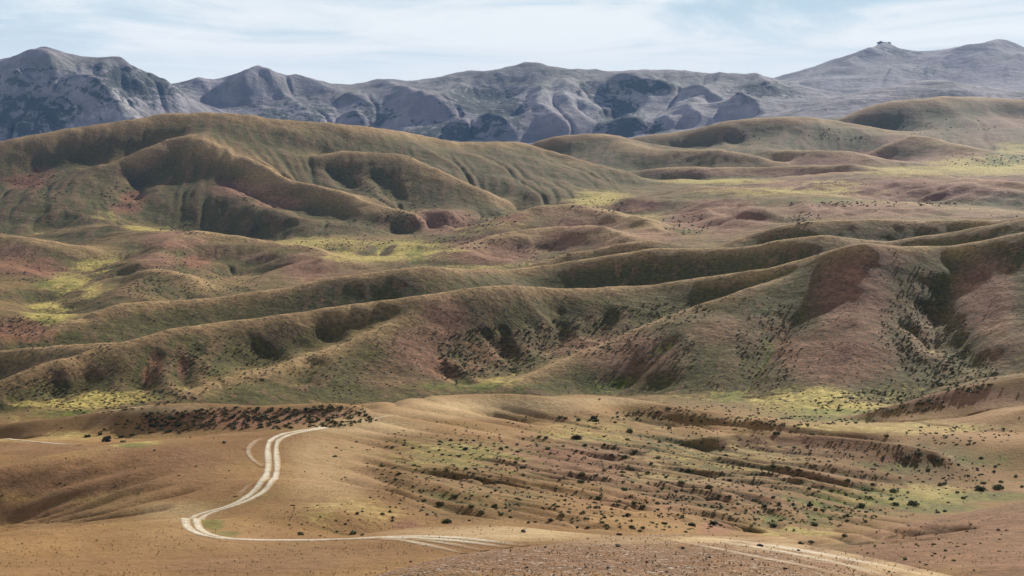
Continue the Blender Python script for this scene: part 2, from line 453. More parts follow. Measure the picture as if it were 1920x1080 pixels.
# crests are a little sharper than the broad swell that carries them
for l in parse(LINES_S):
    P = resample(l, 20); th, t = ray(P[:,0], P[:,1]); P = np.stack([th, np.log(P[:,2])], -1)
    D = math.exp(P[:,1].mean())
    if D < 250 or D > 3900 or len(P) < 4: continue
    hgt, wid = (.5, 5) if D < 500 else ((D/330, D/75) if D < 1000 else (D/260, D/62) if D < 2000 else (D/480, D/62))
    sl, d, t = seg_dist(P, wid/D*4)
    env = np.clip(np.minimum(t, 1-t)*6+.1, 0, 1)
    Z[sl] += hgt*env*np.maximum(np.exp(-np.sqrt(d**2+(.12*wid/D)**2)/(wid/D)) - .02, 0)
HILL_SPURS = '''
5,26 1150,382 1210,379 1260,392
5,26 1000,396 1080,395 1150,410 1240,434
5,22 800,406 850,397 905,402
4,18 850,398 840,420 850,440
4,18 890,402 900,420 900,435
4.5,20 1010,433 1090,429 1160,450 1205,461
4,18 1050,432 1110,447 1150,463
4,16 870,467 900,485 920,498
4,16 975,440 1000,468 1010,492
5,24 1285,398 1340,381 1395,376
4,20 1390,388 1415,405 1430,435
4,20 1480,374 1440,392 1400,400
4,20 1330,395 1310,415 1300,432
5,26 1632,333 1560,350 1490,358
5,26 1724,335 1660,353 1600,368
5,26 1836,347 1760,366 1700,380
5,26 1900,353 1850,373 1800,389
5,26 1950,360 1910,382 1880,398
4.5,20 340,447 295,482 250,511
4,16 240,513 300,516 352,528 385,546
3.5,15 444,450 400,480 360,508
3.5,15 520,466 470,492 430,516
3.5,15 575,471 530,502 480,532
3.5,15 605,480 600,515 590,530
4,20 10,455 90,471 160,490
4,18 0,502 60,517 110,532
4,22 130,386 80,420 20,438
4,22 200,416 150,440 80,453
4,20 600,426 540,433 480,428
4,20 690,440 740,452 790,463
4,20 640,396 700,412 745,430
4,20 1180,322 1280,328 1380,330
5,30 1240,258 1280,272 1300,283
5,30 1360,233 1385,262 1400,280
5,30 1500,226 1480,262 1455,279
5,30 1600,240 1640,262 1660,280
6,34 1680,195 1720,220 1760,240
6,34 1840,188 1870,215 1890,240
6,34 1760,192 1800,215 1830,235
4,26 400,222 385,245 381,276
4,26 300,232 240,262 185,315 111,356
3.5,24 520,236 560,262 600,285
3,22 751,250 790,275 830,300 880,325
3,22 847,276 900,300 960,325
3,22 300,345 262,370 225,395
3,20 640,330 690,352 730,372
2.6,18 60,378 30,400 0,420
2.6,18 840,400 800,414 770,425
2.2,14 1390,392 1390,415 1395,440
2.2,14 1300,395 1340,405 1390,398
2,10 1620,480 1625,540 1612,600 1600,650 1570,710
1.6,9 860,560 825,610 780,660 745,715
1.6,9 1330,560 1290,640 1270,690 1225,740
1.8,9 1860,480 1872,560 1885,620 1900,690
1.6,8 150,672 110,710 60,745
1.6,8 420,632 400,665 372,700
1.5,8 560,605 540,640 500,668
1.5,8 1000,560 985,600 1000,640
1.2,8 1500,520 1530,580 1545,640
.8,5 700,850 780,868 900,895
.8,5 1000,905 1120,925 1250,948
.8,5 1060,880 1180,900 1300,915 1400,935
.8,5 1180,850 1300,880 1420,905
.9,6 1300,835 1400,858 1500,895 1620,915
.8,5 700,880 790,908 860,930 960,948
'''
for l in HILL_SPURS.strip().splitlines():
    f = l.split(); hgt, wid = map(float, f[0].split(','))
    P = trace([tuple(map(float, p.split(','))) for p in f[1:]], .06)
    if len(P) < 3: continue
    P = np.array(P)
    for _ in range(4): P[1:-1] = .5*P[1:-1] + .25*(P[2:]+P[:-2])
    D = math.exp(np.mean(P[:,1])); wa = wid/D
    sl, d, t = seg_dist(P, wa*4)
    env = np.clip(np.minimum(t, 1-t)*4, 0, 1)
    Z[sl] += hgt*env*np.maximum(np.exp(-np.sqrt(d**2+(.2*wa)**2)/wa) - .02, 0)

X = DR*np.sin(THC)[None,:]; Y = DR*np.cos(THC)[None,:]
mtn = np.clip((LDR - math.log(3900)) / .08, 0, 1)[:,None]       # the far range is rougher
near = np.clip((np.log(140) - LDR) / .3, 0, 1)[:,None]
amp = np.clip((DR/600)**.7, .12, 2.2)
Z = Z + (1-mtn)*(1-near*.8) * amp * (1.1*fbm(X, Y, 60, 2, 5) + .5*fbm(X, Y, 16, 2, 9))
Z = Z + mtn*((13*fbm(X, Y, 300, 5, 31, .58) + 16*(.35-np.abs(fbm(X+.35*Y, Y, 430, 2, 77))))) 
X0_ = DR*np.sin(THC)[None,:]; Y0_ = DR*np.cos(THC)[None,:]
GROOVES = '''
.6,2 7,950 100,907 207,883 267,860
0.5,1.6 0,983 83,950 160,927 300,883
0.5,1.6 20,983 127,950 207,920 333,880
0.5,1.6 33,987 167,950 250,923 343,905
0.5,1.6 67,983 200,960 283,937 383,915
0.5,1.6 117,980 233,965 330,950
0.5,1.6 0,925 90,890 170,862
0.918,1.8 623,873 713,893 797,923 880,943 960,953 1060,973 1160,997
0.918,1.8 630,843 713,873 813,887 960,907 1043,923 1127,937 1260,967 1330,990
1.1,2 960,877 1060,900 1193,917 1293,923 1393,950 1450,965
0.918,1.8 1043,863 1160,887 1260,907 1360,920 1440,937 1510,955
1.1,2.2 1127,830 1227,843 1327,863 1440,877 1490,888 1590,910 1673,930
1.09,2.6 1173,808 1260,825 1340,848 1440,866 1540,880 1640,897 1740,912
0.734,1.5 700,905 800,935 870,960 960,975
1.09,2.5 1400,930 1440,955 1440,990
1.1,2.5 1300,960 1380,985 1430,1000
1.8,5 300,650 275,690 262,740
1.5,4 345,662 338,700 352,735
1.5,4 900,610 940,655 968,684
1.78,4 1044,591 1050,625 1010,668
1.78,4 818,684 847,702 877,722
1.62,4 936,598 951,647 965,672
1.62,4 1150,575 1140,600 1100,640
1.78,5 600,668 570,690 545,725
1.8,6 1500,565 1480,600 1450,640 1420,680 1400,720 1360,745
2.1,6 1724,543 1743,580 1765,628 1799,660 1836,700
1.8,6 1787,515 1765,565 1761,617
1.62,4 1684,598 1724,622 1758,670
1.5,5 1266,625 1195,691 1140,739
1.62,5 130,700 60,735 10,755
1.62,5 180,690 130,730 80,760
1.8,7 355,517 410,490 474,465
1.8,7 385,528 450,502 518,476
1.8,7 418,535 490,510 555,487
1.5,7 63,572 155,528 230,491
1.5,7 111,585 180,555 240,517
1.5,6 140,600 200,575 260,545
3,11 22,355 85,307 122,296
3.6,12 237,389 255,355 289,330 350,300
3,11 530,385 481,363 426,333
3,10 721,370 718,340 707,318
3,10 662,355 640,333 630,315
2.4,10 560,415 520,425 480,440
2.4,9 450,400 430,420 410,438
2.4,9 500,410 490,430 470,445
2.4,9 700,480 720,455 700,430 650,390
2.4,10 640,460 620,445 560,420
2.4,10 60,440 90,425 140,400
2.4,9 760,380 740,360 735,340
2.4,8 940,400 900,405 860,415
2.4,8 1330,390 1380,402 1480,418
2.4,8 1370,385 1420,397 1490,414
2.4,8 1420,380 1460,392 1500,410
2.4,8 1460,378 1490,390 1508,405
2.4,8 1560,380 1535,393 1515,408
2.4,8 1600,385 1560,397 1525,412
2.4,8 1640,392 1590,402 1540,414
1.8,7 1700,392 1760,402 1800,412
1.8,7 1660,392 1720,404 1750,413
2.4,9 1687,344 1650,355 1613,367
2.4,9 1730,346 1690,357 1650,370
2.4,9 1775,350 1730,362 1700,374
2.4,9 1820,354 1780,366 1745,378
2.4,9 1865,358 1825,370 1790,384
2.4,9 1905,362 1870,374 1840,390
2.4,9 1930,370 1905,382 1880,396
2.4,9 1500,350 1540,345 1570,340
3,12 1390,275 1375,262 1360,248
3,12 1470,270 1485,255 1500,240
3,12 1565,285 1560,262 1545,245
1.62,3 1650,1010 1740,1000 1830,985
'''
def cut(lines, only_far=None):
    for l in lines.strip().splitlines():
        f = l.split(); dep, wid = map(float, f[0].split(','))
        P = trace([tuple(map(float, p.split(','))) for p in f[1:]])
        if len(P) < 2: continue
        D = math.exp(np.mean([p[1] for p in P])); wa = wid/D
        sl, d, t = seg_dist(P, wa*3)
        env = np.clip(np.minimum(t, 1-t)*5, 0, 1)
        env = env*env*(3-2*env)
        Z[sl] -= dep * env * np.exp(-(d/wa)**2)
        Z[sl] += .25*dep * env * np.exp(-((d-2.2*wa)/wa)**2)

cut(GROOVES)
# fine parallel ribs of the sunny slope
rr_ = np.random.default_rng(12); T_ = np.array([(1080,762),(1300,787),(1520,812),(1800,838)]); B_ = np.array([(560,880),(800,940),(1050,985),(1330,1003)])
fam = []
for k in range(46):
    v = rr_.uniform(0, 1); s0 = rr_.uniform(0, .65); s1 = min(1, s0+rr_.uniform(.2, .5)); q_ = []
    for s_ in np.linspace(s0, s1, 5):
        i_ = min(int(s_*3), 2); f_ = s_*3-i_; p_ = (T_[i_]*(1-f_)+T_[i_+1]*f_)*(1-v) + (B_[i_]*(1-f_)+B_[i_+1]*f_)*v
        q_.append('%.0f,%.1f' % (p_[0], p_[1]))
    fam.append('%.2f,%.1f ' % (rr_.uniform(.22, .5), rr_.uniform(1.0, 1.8)) + ' '.join(q_))
cut('\n'.join(fam))
# long even furrows running down the sunny slope, one beside the other
_px, _py = project(THC[None,:], DR, Z)
_c = _py - 752 - .205*(_px-1060) + 1.6e-5*(_px-1060)**2*np.sign(_px-1060)
_wob = fbm(X0_, Y0_, 45, 2, 71)
_env = np.clip((_px-600)/120, 0, 1)*np.clip((1780-_px)/160, 0, 1)*np.clip((_c-22)/34, 0, 1)*np.clip((215-_c)/30, 0, 1)*((DR > 195) & (DR < 425))
_env = _env*np.clip(.75+1.1*fbm(X0_, Y0_, 30, 2, 72), .15, 1)
Z = Z + _env*.82*(DR/300)*(np.abs(np.sin(_c*math.pi/17.5 + 2.2*_wob))**.8 - .6)

# the broken rocky shoulder of the left mountain
_px, _py = project(THC[None,:], DR, Z)
_m = np.exp(-((_px-255)/55)**2-((_py-145)/30)**2)*mtn + .5*np.exp(-((_px-495)/22)**2-((_py-142)/9)**2)*mtn + .35*np.exp(-((_py-np.minimum(140,_py*0+130))/12)**2)*mtn
Z = Z + _m*(22*np.abs(fbm(X, Y, 75, 3, 61)) - 4)
def nb(A, dy, dx):
    return A[1+dy:A.shape[0]-1+dy, 1+dx:A.shape[1]-1+dx]
OFFS = [(-1,-1),(-1,0),(-1,1),(0,-1),(0,1),(1,-1),(1,0),(1,1)]
dth = THC[1]-THC[0]; dld = np.gradient(LDR)[:,None]
cw = (DR*dth).astype(np.float32); chh = (DR*dld).astype(np.float32)
DIST = [np.sqrt((dx*cw)**2 + (dy*chh)**2)[1:-1] for dy, dx in OFFS]
cell = (cw*chh*np.ones((1, NX))).astype(np.float32)
def weights(Zf):
    W = []; tot = 0
    c = nb(Zf,0,0); smax = 0
    for (dy,dx), di in zip(OFFS, DIST):
        s = np.maximum((c - nb(Zf,dy,dx)) / di, 0); smax = np.maximum(smax, s)
        s = s**1.6; W.append(s); tot = tot + s
    tot = np.maximum(tot, 1e-9)
    return [np.pad(w_/tot, 1) for w_ in W], np.pad(smax, 1)
def flow(A, W, n):
    for _ in range(n):
        B = cell.copy()
        for (dy,dx), w_ in zip(OFFS, W):
            q = A*w_
            # water of cell (i,j) goes to (i+dy, j+dx)
            B[max(dy,0):NY+min(dy,0), max(dx,0):NX+min(dx,0)] += q[max(-dy,0):NY+min(-dy,0), max(-dx,0):NX+min(-dx,0)]
        A = B
    return A
Z0 = Z.copy()
Zf = Z.astype(np.float32); A = cell.copy()
ROUNDS, STEPS = 10, 40
# erosion strength: about the gully depth one can see on these hills; more on the far range
for rnd in range(ROUNDS):
    W, S = weights(Zf)
    A = flow(A, W, STEPS)
    scale = np.clip(DR/700, .10, 6).astype(np.float32)
    hack = np.sqrt(A)                                            # metres
    e = .03 * (.75-.25*mtn) * np.interp(LDR, np.log([380, 560]), [.4, 1])[:,None] * scale**.3 * np.minimum(hack, 90*scale**.5) * np.clip(S - .02, 0, .6) * (1+.2*mtn)
    lim = .35 * S * chh
    e = np.minimum(e, lim)
    Zf = Zf - e
    L = np.zeros_like(Zf)
    c = nb(Zf,0,0)
    L[1:-1,1:-1] = (nb(Zf,0,1)+nb(Zf,0,-1)+nb(Zf,1,0)+nb(Zf,-1,0))/4 - c
    Zf = Zf + (.07 if rnd < ROUNDS-1 else .1)*L
W, S = weights(Zf)
A = flow(A, W, STEPS)
# keep the crests where they stand: erosion only counts relative to its own broad average
dz = Zf - Z0
Z = Zf.astype(float)
print('eroded', round(time.time()-T0,1), 'dz', dz.min(), dz.mean())
# ------------------------------------------------------------------ what grows and lies where, plus painted light and shade (per-vertex masks)
PXG, PYG = project(THC[None,:], DR, Z)
LDG = LDR[:,None]
J0 = int(np.searchsorted(LDR, math.log(40)))
mask = {k: np.zeros((NY, NX), np.float32) for k in ('green','yellow','pink','olive','red','scree_rim','scrub')}  # yellow also holds a few sunlit ridges painted into the ground colour
PATCHES = '''
pink 830,600,60,60,.8 780,650,70,50,.8 740,700,90,40,.5 1600,560,90,110,.8 1570,670,130,60,.8 1180,660,120,50,.7 1350,620,90,40,.5 1850,560,70,90,.8 1880,640,60,60,.6 1640,480,90,30,.7 1800,745,160,25,.8 1850,800,80,12,.5 100,690,130,30,.5 380,760,80,20,.3
pink 330,450,70,20,1 290,490,50,20,.7 580,500,60,35,.9 640,510,50,20,.5 920,470,100,30,1 1050,455,80,20,.7 830,415,70,25,1 1150,450,70,25,.7 1100,420,90,20,.8 1230,440,60,18,.8 1350,410,120,35,.9 1600,395,200,20,.7 1200,385,50,15,.9
pink 1700,355,230,25,1 1500,345,120,12,.8 1480,322,140,10,.9 1550,300,110,14,.9 1780,295,90,20,.7 1850,260,80,20,.5 450,355,70,18,.9 520,380,60,15,.7
pink 1500,835,180,20,.9 1450,860,120,15,.5 1800,1010,220,60,.8 250,900,220,50,.4 150,950,180,40,.4 1300,1050,400,40,.5 300,1060,300,40,.25
pink 800,200,60,30,.8 1020,225,60,30,.8 1100,240,70,25,.6 870,240,60,25,.7 1300,210,80,30,.5 1800,150,160,40,.6 700,230,60,20,.4
red 1100,870,200,60,.55 1350,930,220,50,.5 1620,870,160,40,.4 900,900,120,30,.35
red 48,340,42,16,1 75,322,30,12,.8 250,372,28,16,1 238,390,30,12,1 290,680,16,30,.6 275,710,14,25,.6 343,690,12,30,.6 1070,860,120,30,.7 1150,885,80,20,.7 762,984,26,10,1 30,620,70,25,1 40,500,90,22,.7 480,785,240,22,.9 300,795,80,20,.6 960,408,36,10,1
red 1060,440,50,8,.6 1345,990,40,15,.9 370,490,34,14,.9 1500,890,90,12,.6 910,665,60,40,.6 1050,650,70,30,.5 830,690,50,24,.7 1750,620,50,60,.35 1460,640,40,60,.35 1250,940,250,30,.35 1600,900,100,15,.4
yellow 90,585,50,25,1 200,495,70,20,1 130,540,60,30,.8 230,405,60,12,.9 290,425,60,10,.9 760,470,120,20,1 680,480,90,12,.9 600,455,90,15,.6 900,430,60,15,.7 990,400,70,12,.8 1120,375,70,20,1 1180,400,90,15,.5 960,500,200,8,.6
yellow 1500,360,200,10,.9 1850,310,120,20,1 1900,280,50,15,.7 1700,320,110,12,.8 450,330,50,25,.5 1350,340,120,6,.9 1560,345,70,8,.9 1480,740,160,20,.8 1600,768,180,15,.8 950,715,60,10,.7 130,745,160,25,.7 60,815,150,15,.7
yellow 1700,930,160,25,.7 1560,1010,110,16,.8 1350,850,220,40,.4 250,830,60,8,.9 1700,735,80,20,.5 1800,800,150,10,.8 1500,1000,120,18,.9 1120,810,160,25,.5 660,960,110,30,.6 850,860,170,40,.4 1300,880,220,60,.4 320,210,60,10,.0 700,300,90,15,.25 1650,800,250,18,.6
pink 1120,392,60,12,.8 1040,398,60,10,.7 1350,385,80,14,.9 1560,392,120,12,.8 1840,405,90,10,.6 1850,345,100,25,.9 1350,322,120,8,.8 1620,290,60,10,.8 1690,265,60,14,.7 1880,230,60,20,.6 1700,300,80,8,.7 20,470,70,20,.7 90,510,50,12,.6 400,470,60,16,.5 480,480,60,14,.5 600,520,40,12,.4
olive 1350,262,170,25,.9 1600,240,140,25,.9 1800,225,150,40,.9 1200,275,120,25,.9 1600,1030,90,25,.6 900,935,150,40,.5 1450,960,180,40,.5 1250,880,330,90,.85 1000,142,200,26,.9 600,170,120,22,.6 500,160,80,22,.6 110,118,110,22,.7 1280,155,160,24,.7 1620,120,120,34,.5 1860,105,70,20,.4 860,165,120,20,.7 1550,930,250,60,.6 850,870,140,60,.5 1700,860,150,40,.5 600,960,80,25,.4 1150,800,120,25,.5
scree 1330,1012,90,8,.8 1450,1025,80,10,.8 1560,1042,70,12,.8 1660,1062,60,14,.8 1740,1080,50,14,.8
green 100,535,50,10,1 90,600,30,8,.8 880,725,130,8,1 1440,690,22,50,.9 1370,745,40,12,.8 1140,720,50,18,.8 1250,660,40,25,.5 1550,772,130,8,.7 1480,785,160,8,.9 1600,935,150,25,.9 1750,950,100,18,.8 1500,975,90,16,.9 1850,930,90,12,.8
green 780,480,20,15,.8 398,984,24,13,1 425,1001,30,6,.9 1870,300,60,12,.9 1560,375,140,5,.9 1130,395,20,8,.8 1290,435,40,6,.8 260,835,40,6,.9 240,770,30,6,.9 130,778,90,10,.7 900,870,200,40,.3 850,920,100,20,.4 1640,880,120,20,.4 1800,860,120,20,.4 560,470,60,8,.4
scree 930,760,190,18,.9 700,800,110,18,.7 600,860,60,50,.5 620,900,90,50,.4 1130,752,160,8,.6 300,768,120,9,.8 960,1000,200,15,.9 1180,1012,120,10,.5 330,960,80,20,.4 1250,900,200,8,.2 850,775,200,12,.6 1430,1012,120,6,.5 660,850,60,40,.4
pink 120,900,240,40,.8 300,860,160,30,.6 60,960,160,25,.7 450,1060,260,25,.6 620,1040,200,25,.4 150,1060,220,25,.5 1080,1050,500,30,.8 700,900,90,30,.35 60,840,120,14,.6
pink 1830,990,210,60,1 1720,1035,160,35,1 1900,1050,120,50,1
scree 190,205,75,24,1 120,235,34,30,.8 235,222,40,14,1 60,160,50,20,.5 1050,180,160,40,.6 1300,180,160,40,.5 150,150,60,20,.2
scrub 100,150,120,40,.45 160,185,60,30,.4 60,215,110,45,.9 250,160,120,40,.9 380,220,100,35,.9 550,210,100,30,.7 700,215,50,25,.8 840,250,90,25,1 900,190,70,30,1 940,210,60,40,1 1010,265,80,15,1 1160,220,50,45,1 1210,160,70,18,.9 1230,240,40,20,.8 1350,235,60,12,.8 1440,170,70,20,.8 1120,170,60,20,.7 1700,95,60,10,.8 1750,130,60,15,.5 1240,255,120,8,1 20,150,60,20,.6 640,240,80,15,.9 300,230,100,20,.8
'''
def blur_(a, n):
    for _ in range(n):
        a = a.copy(); a[1:-1] = .5*a[1:-1]+.25*(a[2:]+a[:-2]); a[:,1:-1] = .5*a[:,1:-1]+.25*(a[:,2:]+a[:,:-2])
    return a
def smooth(a, lo, hi):
    t = np.clip((a-lo)/(hi-lo), 0, 1); return t*t*(3-2*t)
for l in PATCHES.strip().splitlines():
    f = l.split()
    for p in f[1:]:
        px, py, rx, ry, s_ = map(float, p.split(','))
        th, ld = hit(px, py)
        if ld is None or s_ == 0: continue
        lw = .10 if f[0] == 'red' else .16
        i0, i1 = np.searchsorted(THC, [th-1.8*rx/F, th+1.8*rx/F]); j0, j1 = np.searchsorted(LDR, [ld-lw*1.5, ld+lw*1.5])
        sl = (slice(max(j0,0), j1), slice(max(i0,0), i1))
        r = np.hypot((PXG[sl]-px)/rx, (PYG[sl]-py)/ry)
        v = s_ * (1-smooth(r, .35, 1.45)) * (1-smooth(np.abs(LDG[sl[0]]-ld), lw, lw*1.5))
        mask[f[0]][sl] = np.maximum(mask[f[0]][sl], v)
# running water: the damper valley floors are greener
hk = np.log(np.sqrt(A)/np.clip(DR/700, .15, 5))
Af = A.copy()
slope_y = np.gradient(Z, axis=0)/(DR*dld)            # rising away from the camera = a face turned to the camera (north)
slope_x = np.gradient(Z, axis=1)/(DR*dth)
slope = np.hypot(slope_x, slope_y)
farh = smooth(LDG, math.log(450), math.log(560))*np.ones((1,NX))
mt = smooth(LDG, math.log(3850), math.log(4050))*np.ones((1,NX))
curv = np.zeros_like(Z); k_ = 6
curv[k_:-k_,k_:-k_] = (Z[2*k_:,k_:-k_]+Z[:-2*k_,k_:-k_]-2*Z[k_:-k_,k_:-k_])/(k_*DR*dld)[k_:-k_]**2 + (Z[k_:-k_,2*k_:]+Z[k_:-k_,:-2*k_]-2*Z[k_:-k_,k_:-k_])/(k_*DR*dth)[k_:-k_]**2
curv = curv*DR                                      # scale free: + hollows, - crests
crest = np.zeros_like(Z)  # crest lines: worn pale, with rim light painted into the tone
for l in parse(LINES_S):
    P = resample(l, 20); th_, t_ = ray(P[:,0], P[:,1]); P = np.stack([th_, np.log(P[:,2])], -1); D_ = math.exp(P[:,1].mean())
    if D_ < 470 or D_ > 3900: continue
    w_ = 1/95 if D_ < 1000 else 1/70
    sl, d, t = seg_dist(P, w_*3); crest[sl] = np.maximum(crest[sl], np.exp(-(d/w_)**1.5)*np.clip(np.minimum(t, 1-t)*8+.2, 0, 1))
crest = np.clip(crest*(1+.8*fbm(X, Y, 60, 3, 91)), 0, 1)
wet = smooth(hk, 3.0, 4.6)
mask['yellow'] *= np.clip(1.3-4*slope, 0, 1); mask['green'] *= np.clip(1.1-1.5*slope+.03*curv, .2, 1); paint_olive = mask['olive'].copy()
mask['green'] = np.maximum(mask['green'], .55*wet*(1-mt)*smooth(curv, .0, 6))
mask['yellow'] = np.maximum(mask['yellow'], farh*(1-mt)*.55*(1-smooth(slope, .05, .14))*smooth(hk, 1.5, 3.5))
north = smooth(slope_y, -.02, .16)  # camera-facing slopes: olive growth, also painted darker to deepen their shade
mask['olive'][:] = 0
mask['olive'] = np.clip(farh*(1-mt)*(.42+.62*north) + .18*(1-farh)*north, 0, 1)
def blur(a, n):
    for _ in range(n):
        a = a.copy(); a[1:-1] = .5*a[1:-1]+.25*(a[2:]+a[:-2]); a[:,1:-1] = .5*a[:,1:-1]+.25*(a[:,2:]+a[:,:-2])
    return a
hollow = smooth(curv, .3, 3)*(1-farh)
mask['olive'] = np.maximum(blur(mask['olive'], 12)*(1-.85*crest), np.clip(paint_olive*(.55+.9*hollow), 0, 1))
mask['scree_rim'] = np.maximum(mask['scree_rim'], .5*crest)  # painted rim light of the crests joins the pale ground
mask['pink'] = np.maximum(mask['pink'], farh*(1-mt)*.35*smooth(-curv, 1.5, 8))
print('masks', round(time.time()-T0,1), np.percentile(curv,[5,50,95]), np.percentile(hk,[5,50,95,99]))
# ------------------------------------------------------------------ materials
class NT:
    def __init__(s, name):
        s.m = bpy.data.materials.new(name); s.m.use_nodes = True; s.t = s.m.node_tree
        s.b = s.t.nodes['Principled BSDF']; s.b.inputs['Roughness'].default_value = .95
        s.b.inputs['Specular IOR Level'].default_value = .15
        s.co = s.t.nodes.new('ShaderNodeTexCoord').outputs['Object']
    def n(s, kind, **kw):
        x = s.t.nodes.new(kind)
        for k, v in kw.items(): setattr(x, k, v)
        return x
    def put(s, sock, v):
        if hasattr(v, 'is_linked'): s.t.links.new(v, sock)
        elif isinstance(v, (tuple, list)): sock.default_value = (*v, 1) if len(v) == 3 and len(sock.default_value) == 4 else v
        else: sock.default_value = v
    def math(s, op, a, b=0, c=0, clamp=False):
        x = s.n('ShaderNodeMath', operation=op, use_clamp=clamp)
        for i, v in enumerate((a, b, c)): s.put(x.inputs[i], v)
        return x.outputs[0]
    def mix(s, f, a, b):
        x = s.n('ShaderNodeMix', data_type='RGBA'); s.put(x.inputs[0], f); s.put(x.inputs[6], a); s.put(x.inputs[7], b)
        return x.outputs[2]
    def noise(s, scale, detail=3, rough=.55, vec=None, stretch=None, dist=0):
        v = vec or s.co
        if stretch:
            mp = s.n('ShaderNodeMapping'); s.t.links.new(v, mp.inputs[0]); mp.inputs['Scale'].default_value = stretch; v = mp.outputs[0]
        x = s.n('ShaderNodeTexNoise'); s.t.links.new(v, x.inputs['Vector'])
        x.inputs['Scale'].default_value = scale; x.inputs['Detail'].default_value = detail; x.inputs['Roughness'].default_value = rough
        x.inputs['Distortion'].default_value = dist
        return x.outputs[0]
    def step(s, v, lo, hi):
        x = s.n('ShaderNodeMapRange', interpolation_type='SMOOTHSTEP'); s.put(x.inputs[0], v)
        s.put(x.inputs[1], lo); s.put(x.inputs[2], hi); return x.outputs[0]
    def voro(s, scale, rnd=1):
        x = s.n('ShaderNodeTexVoronoi'); s.t.links.new(s.co, x.inputs['Vector']); x.inputs['Scale'].default_value = scale
        x.inputs['Randomness'].default_value = rnd; return x
    def attr(s, name):
        x = s.n('ShaderNodeAttribute', attribute_name=name); sp = s.n('ShaderNodeSeparateColor'); s.t.links.new(x.outputs['Color'], sp.inputs[0])
        return sp.outputs[0], sp.outputs[1], sp.outputs[2], x.outputs['Alpha']
def soil_material():
    S = NT('steppe_soil'); M = S.math
    green, yellow, pink, olive = S.attr('cover'); red, farm, scree_rim, scrub = S.attr('stone')
    near, track, gravel, farf = S.attr('detail')
    big = S.noise(.012, 4); mid = S.noise(.07, 4, .6); sml = S.noise(.45, 4, .65); fine = S.noise(3.5, 3, .7)
    rag = M('ADD', M('MULTIPLY', big, .2), M('ADD', M('MULTIPLY', mid, .3), M('ADD', M('MULTIPLY', sml, .3), M('MULTIPLY', fine, .2))))
    def edge(m, k, w_=.3):       # ragged outline of a patch
        j = M('ADD', m, M('MULTIPLY', M('SUBTRACT', rag, .5), k*3.4))
        return M('MULTIPLY', S.step(j, .5-w_, .5+w_), S.step(m, .0, .35))
    tan = S.mix(S.step(mid, .3, .7), (.215,.125,.058), (.35,.215,.105))
    tan = S.mix(M('MULTIPLY', S.step(big, .42, .62), .7), tan, (.19,.105,.048))
    tan = S.mix(M('MULTIPLY', S.step(S.noise(.035, 5, .65), .5, .68), .45), tan, (.15,.115,.04))
    tan = S.mix(M('MULTIPLY', S.step(S.noise(.022, 4, .6, dist=.5), .5, .68), .4), tan, (.40,.265,.15))
    # the far hills are paler and duller than the near ochre ground
    tan = S.mix(M('MULTIPLY', farf, .75), tan, S.mix(mid, (.175,.118,.060), (.30,.212,.110)))
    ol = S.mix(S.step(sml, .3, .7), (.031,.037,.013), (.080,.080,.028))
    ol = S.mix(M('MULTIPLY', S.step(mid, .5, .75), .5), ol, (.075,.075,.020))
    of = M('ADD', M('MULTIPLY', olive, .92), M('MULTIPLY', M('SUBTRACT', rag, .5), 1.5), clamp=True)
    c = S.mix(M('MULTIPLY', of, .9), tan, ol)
    pk = S.mix(S.step(mid, .3, .7), (.205,.108,.082), (.345,.20,.150))
    pk = S.mix(near, pk, S.mix(S.step(sml, .3, .7), (.14,.075,.045), (.235,.13,.078)))
    c = S.mix(M('MULTIPLY', edge(pink, .5, .5), .75), c, pk)
    c = S.mix(M('MULTIPLY', S.math('MULTIPLY', scree_rim, M('SUBTRACT', 1, farm)), M('ADD', .5, M('MULTIPLY', mid, .6))), c, S.mix(sml, (.44,.32,.18), (.62,.48,.30)))
    rd = S.mix(sml, (.16,.075,.052), (.33,.175,.125))
    c = S.mix(M('MULTIPLY', edge(red, 1.3, .5), .7), c, rd)
    ye = S.mix(S.step(sml, .35, .65), (.40,.335,.12), (.58,.49,.22))
    c = S.mix(M('MULTIPLY', edge(yellow, .8, .5), .75), c, ye)
    gr = S.mix(S.step(sml, .35, .65), (.055,.070,.018), (.145,.155,.038))
    c = S.mix(M('MULTIPLY', edge(green, 1.4, .4), .72), c, gr)
    # low scrub and tufts seen as dark specks
    v1 = S.voro(.42); r1 = S.n('ShaderNodeSeparateColor'); S.t.links.new(v1.outputs['Color'], r1.inputs[0])
    dens = M('MULTIPLY', S.step(mid, .35, .7), .55)
    on = S.step(M('SUBTRACT', dens, r1.outputs[0]), -.02, .05)
    dot = M('MULTIPLY', on, M('SUBTRACT', 1, S.step(v1.outputs['Distance'], .3, .6)))
    c = S.mix(M('MULTIPLY', dot, M('MULTIPLY', .55, M('SUBTRACT', 1, near))), c, (.055,.055,.022))
    # fine grain everywhere: pebbles, dry tufts
    c2 = S.n('ShaderNodeHueSaturation'); S.put(c2.inputs['Color'], c)
    grain = M('ADD', M('MULTIPLY', M('SUBTRACT', sml, .5), M('ADD', .6, M('MULTIPLY', farf, 1.3))), M('MULTIPLY', M('SUBTRACT', fine, .5), .7))
    S.put(c2.inputs['Value'], M('ADD', 1.0, grain)); S.put(c2.inputs['Saturation'], M('ADD', 1.13, M('MULTIPLY', farf, .10)))
    c = c2.outputs[0]
    # gravel of the near knoll
    vg = S.voro(5.5); rg = S.n('ShaderNodeSeparateColor'); S.t.links.new(vg.outputs['Color'], rg.inputs[0])
    gcol = S.mix(S.step(rg.outputs[0], .88, .94), S.mix(S.step(rg.outputs[0], .0, .35), (.095,.056,.036), (.25,.152,.095)), (.52,.46,.38))
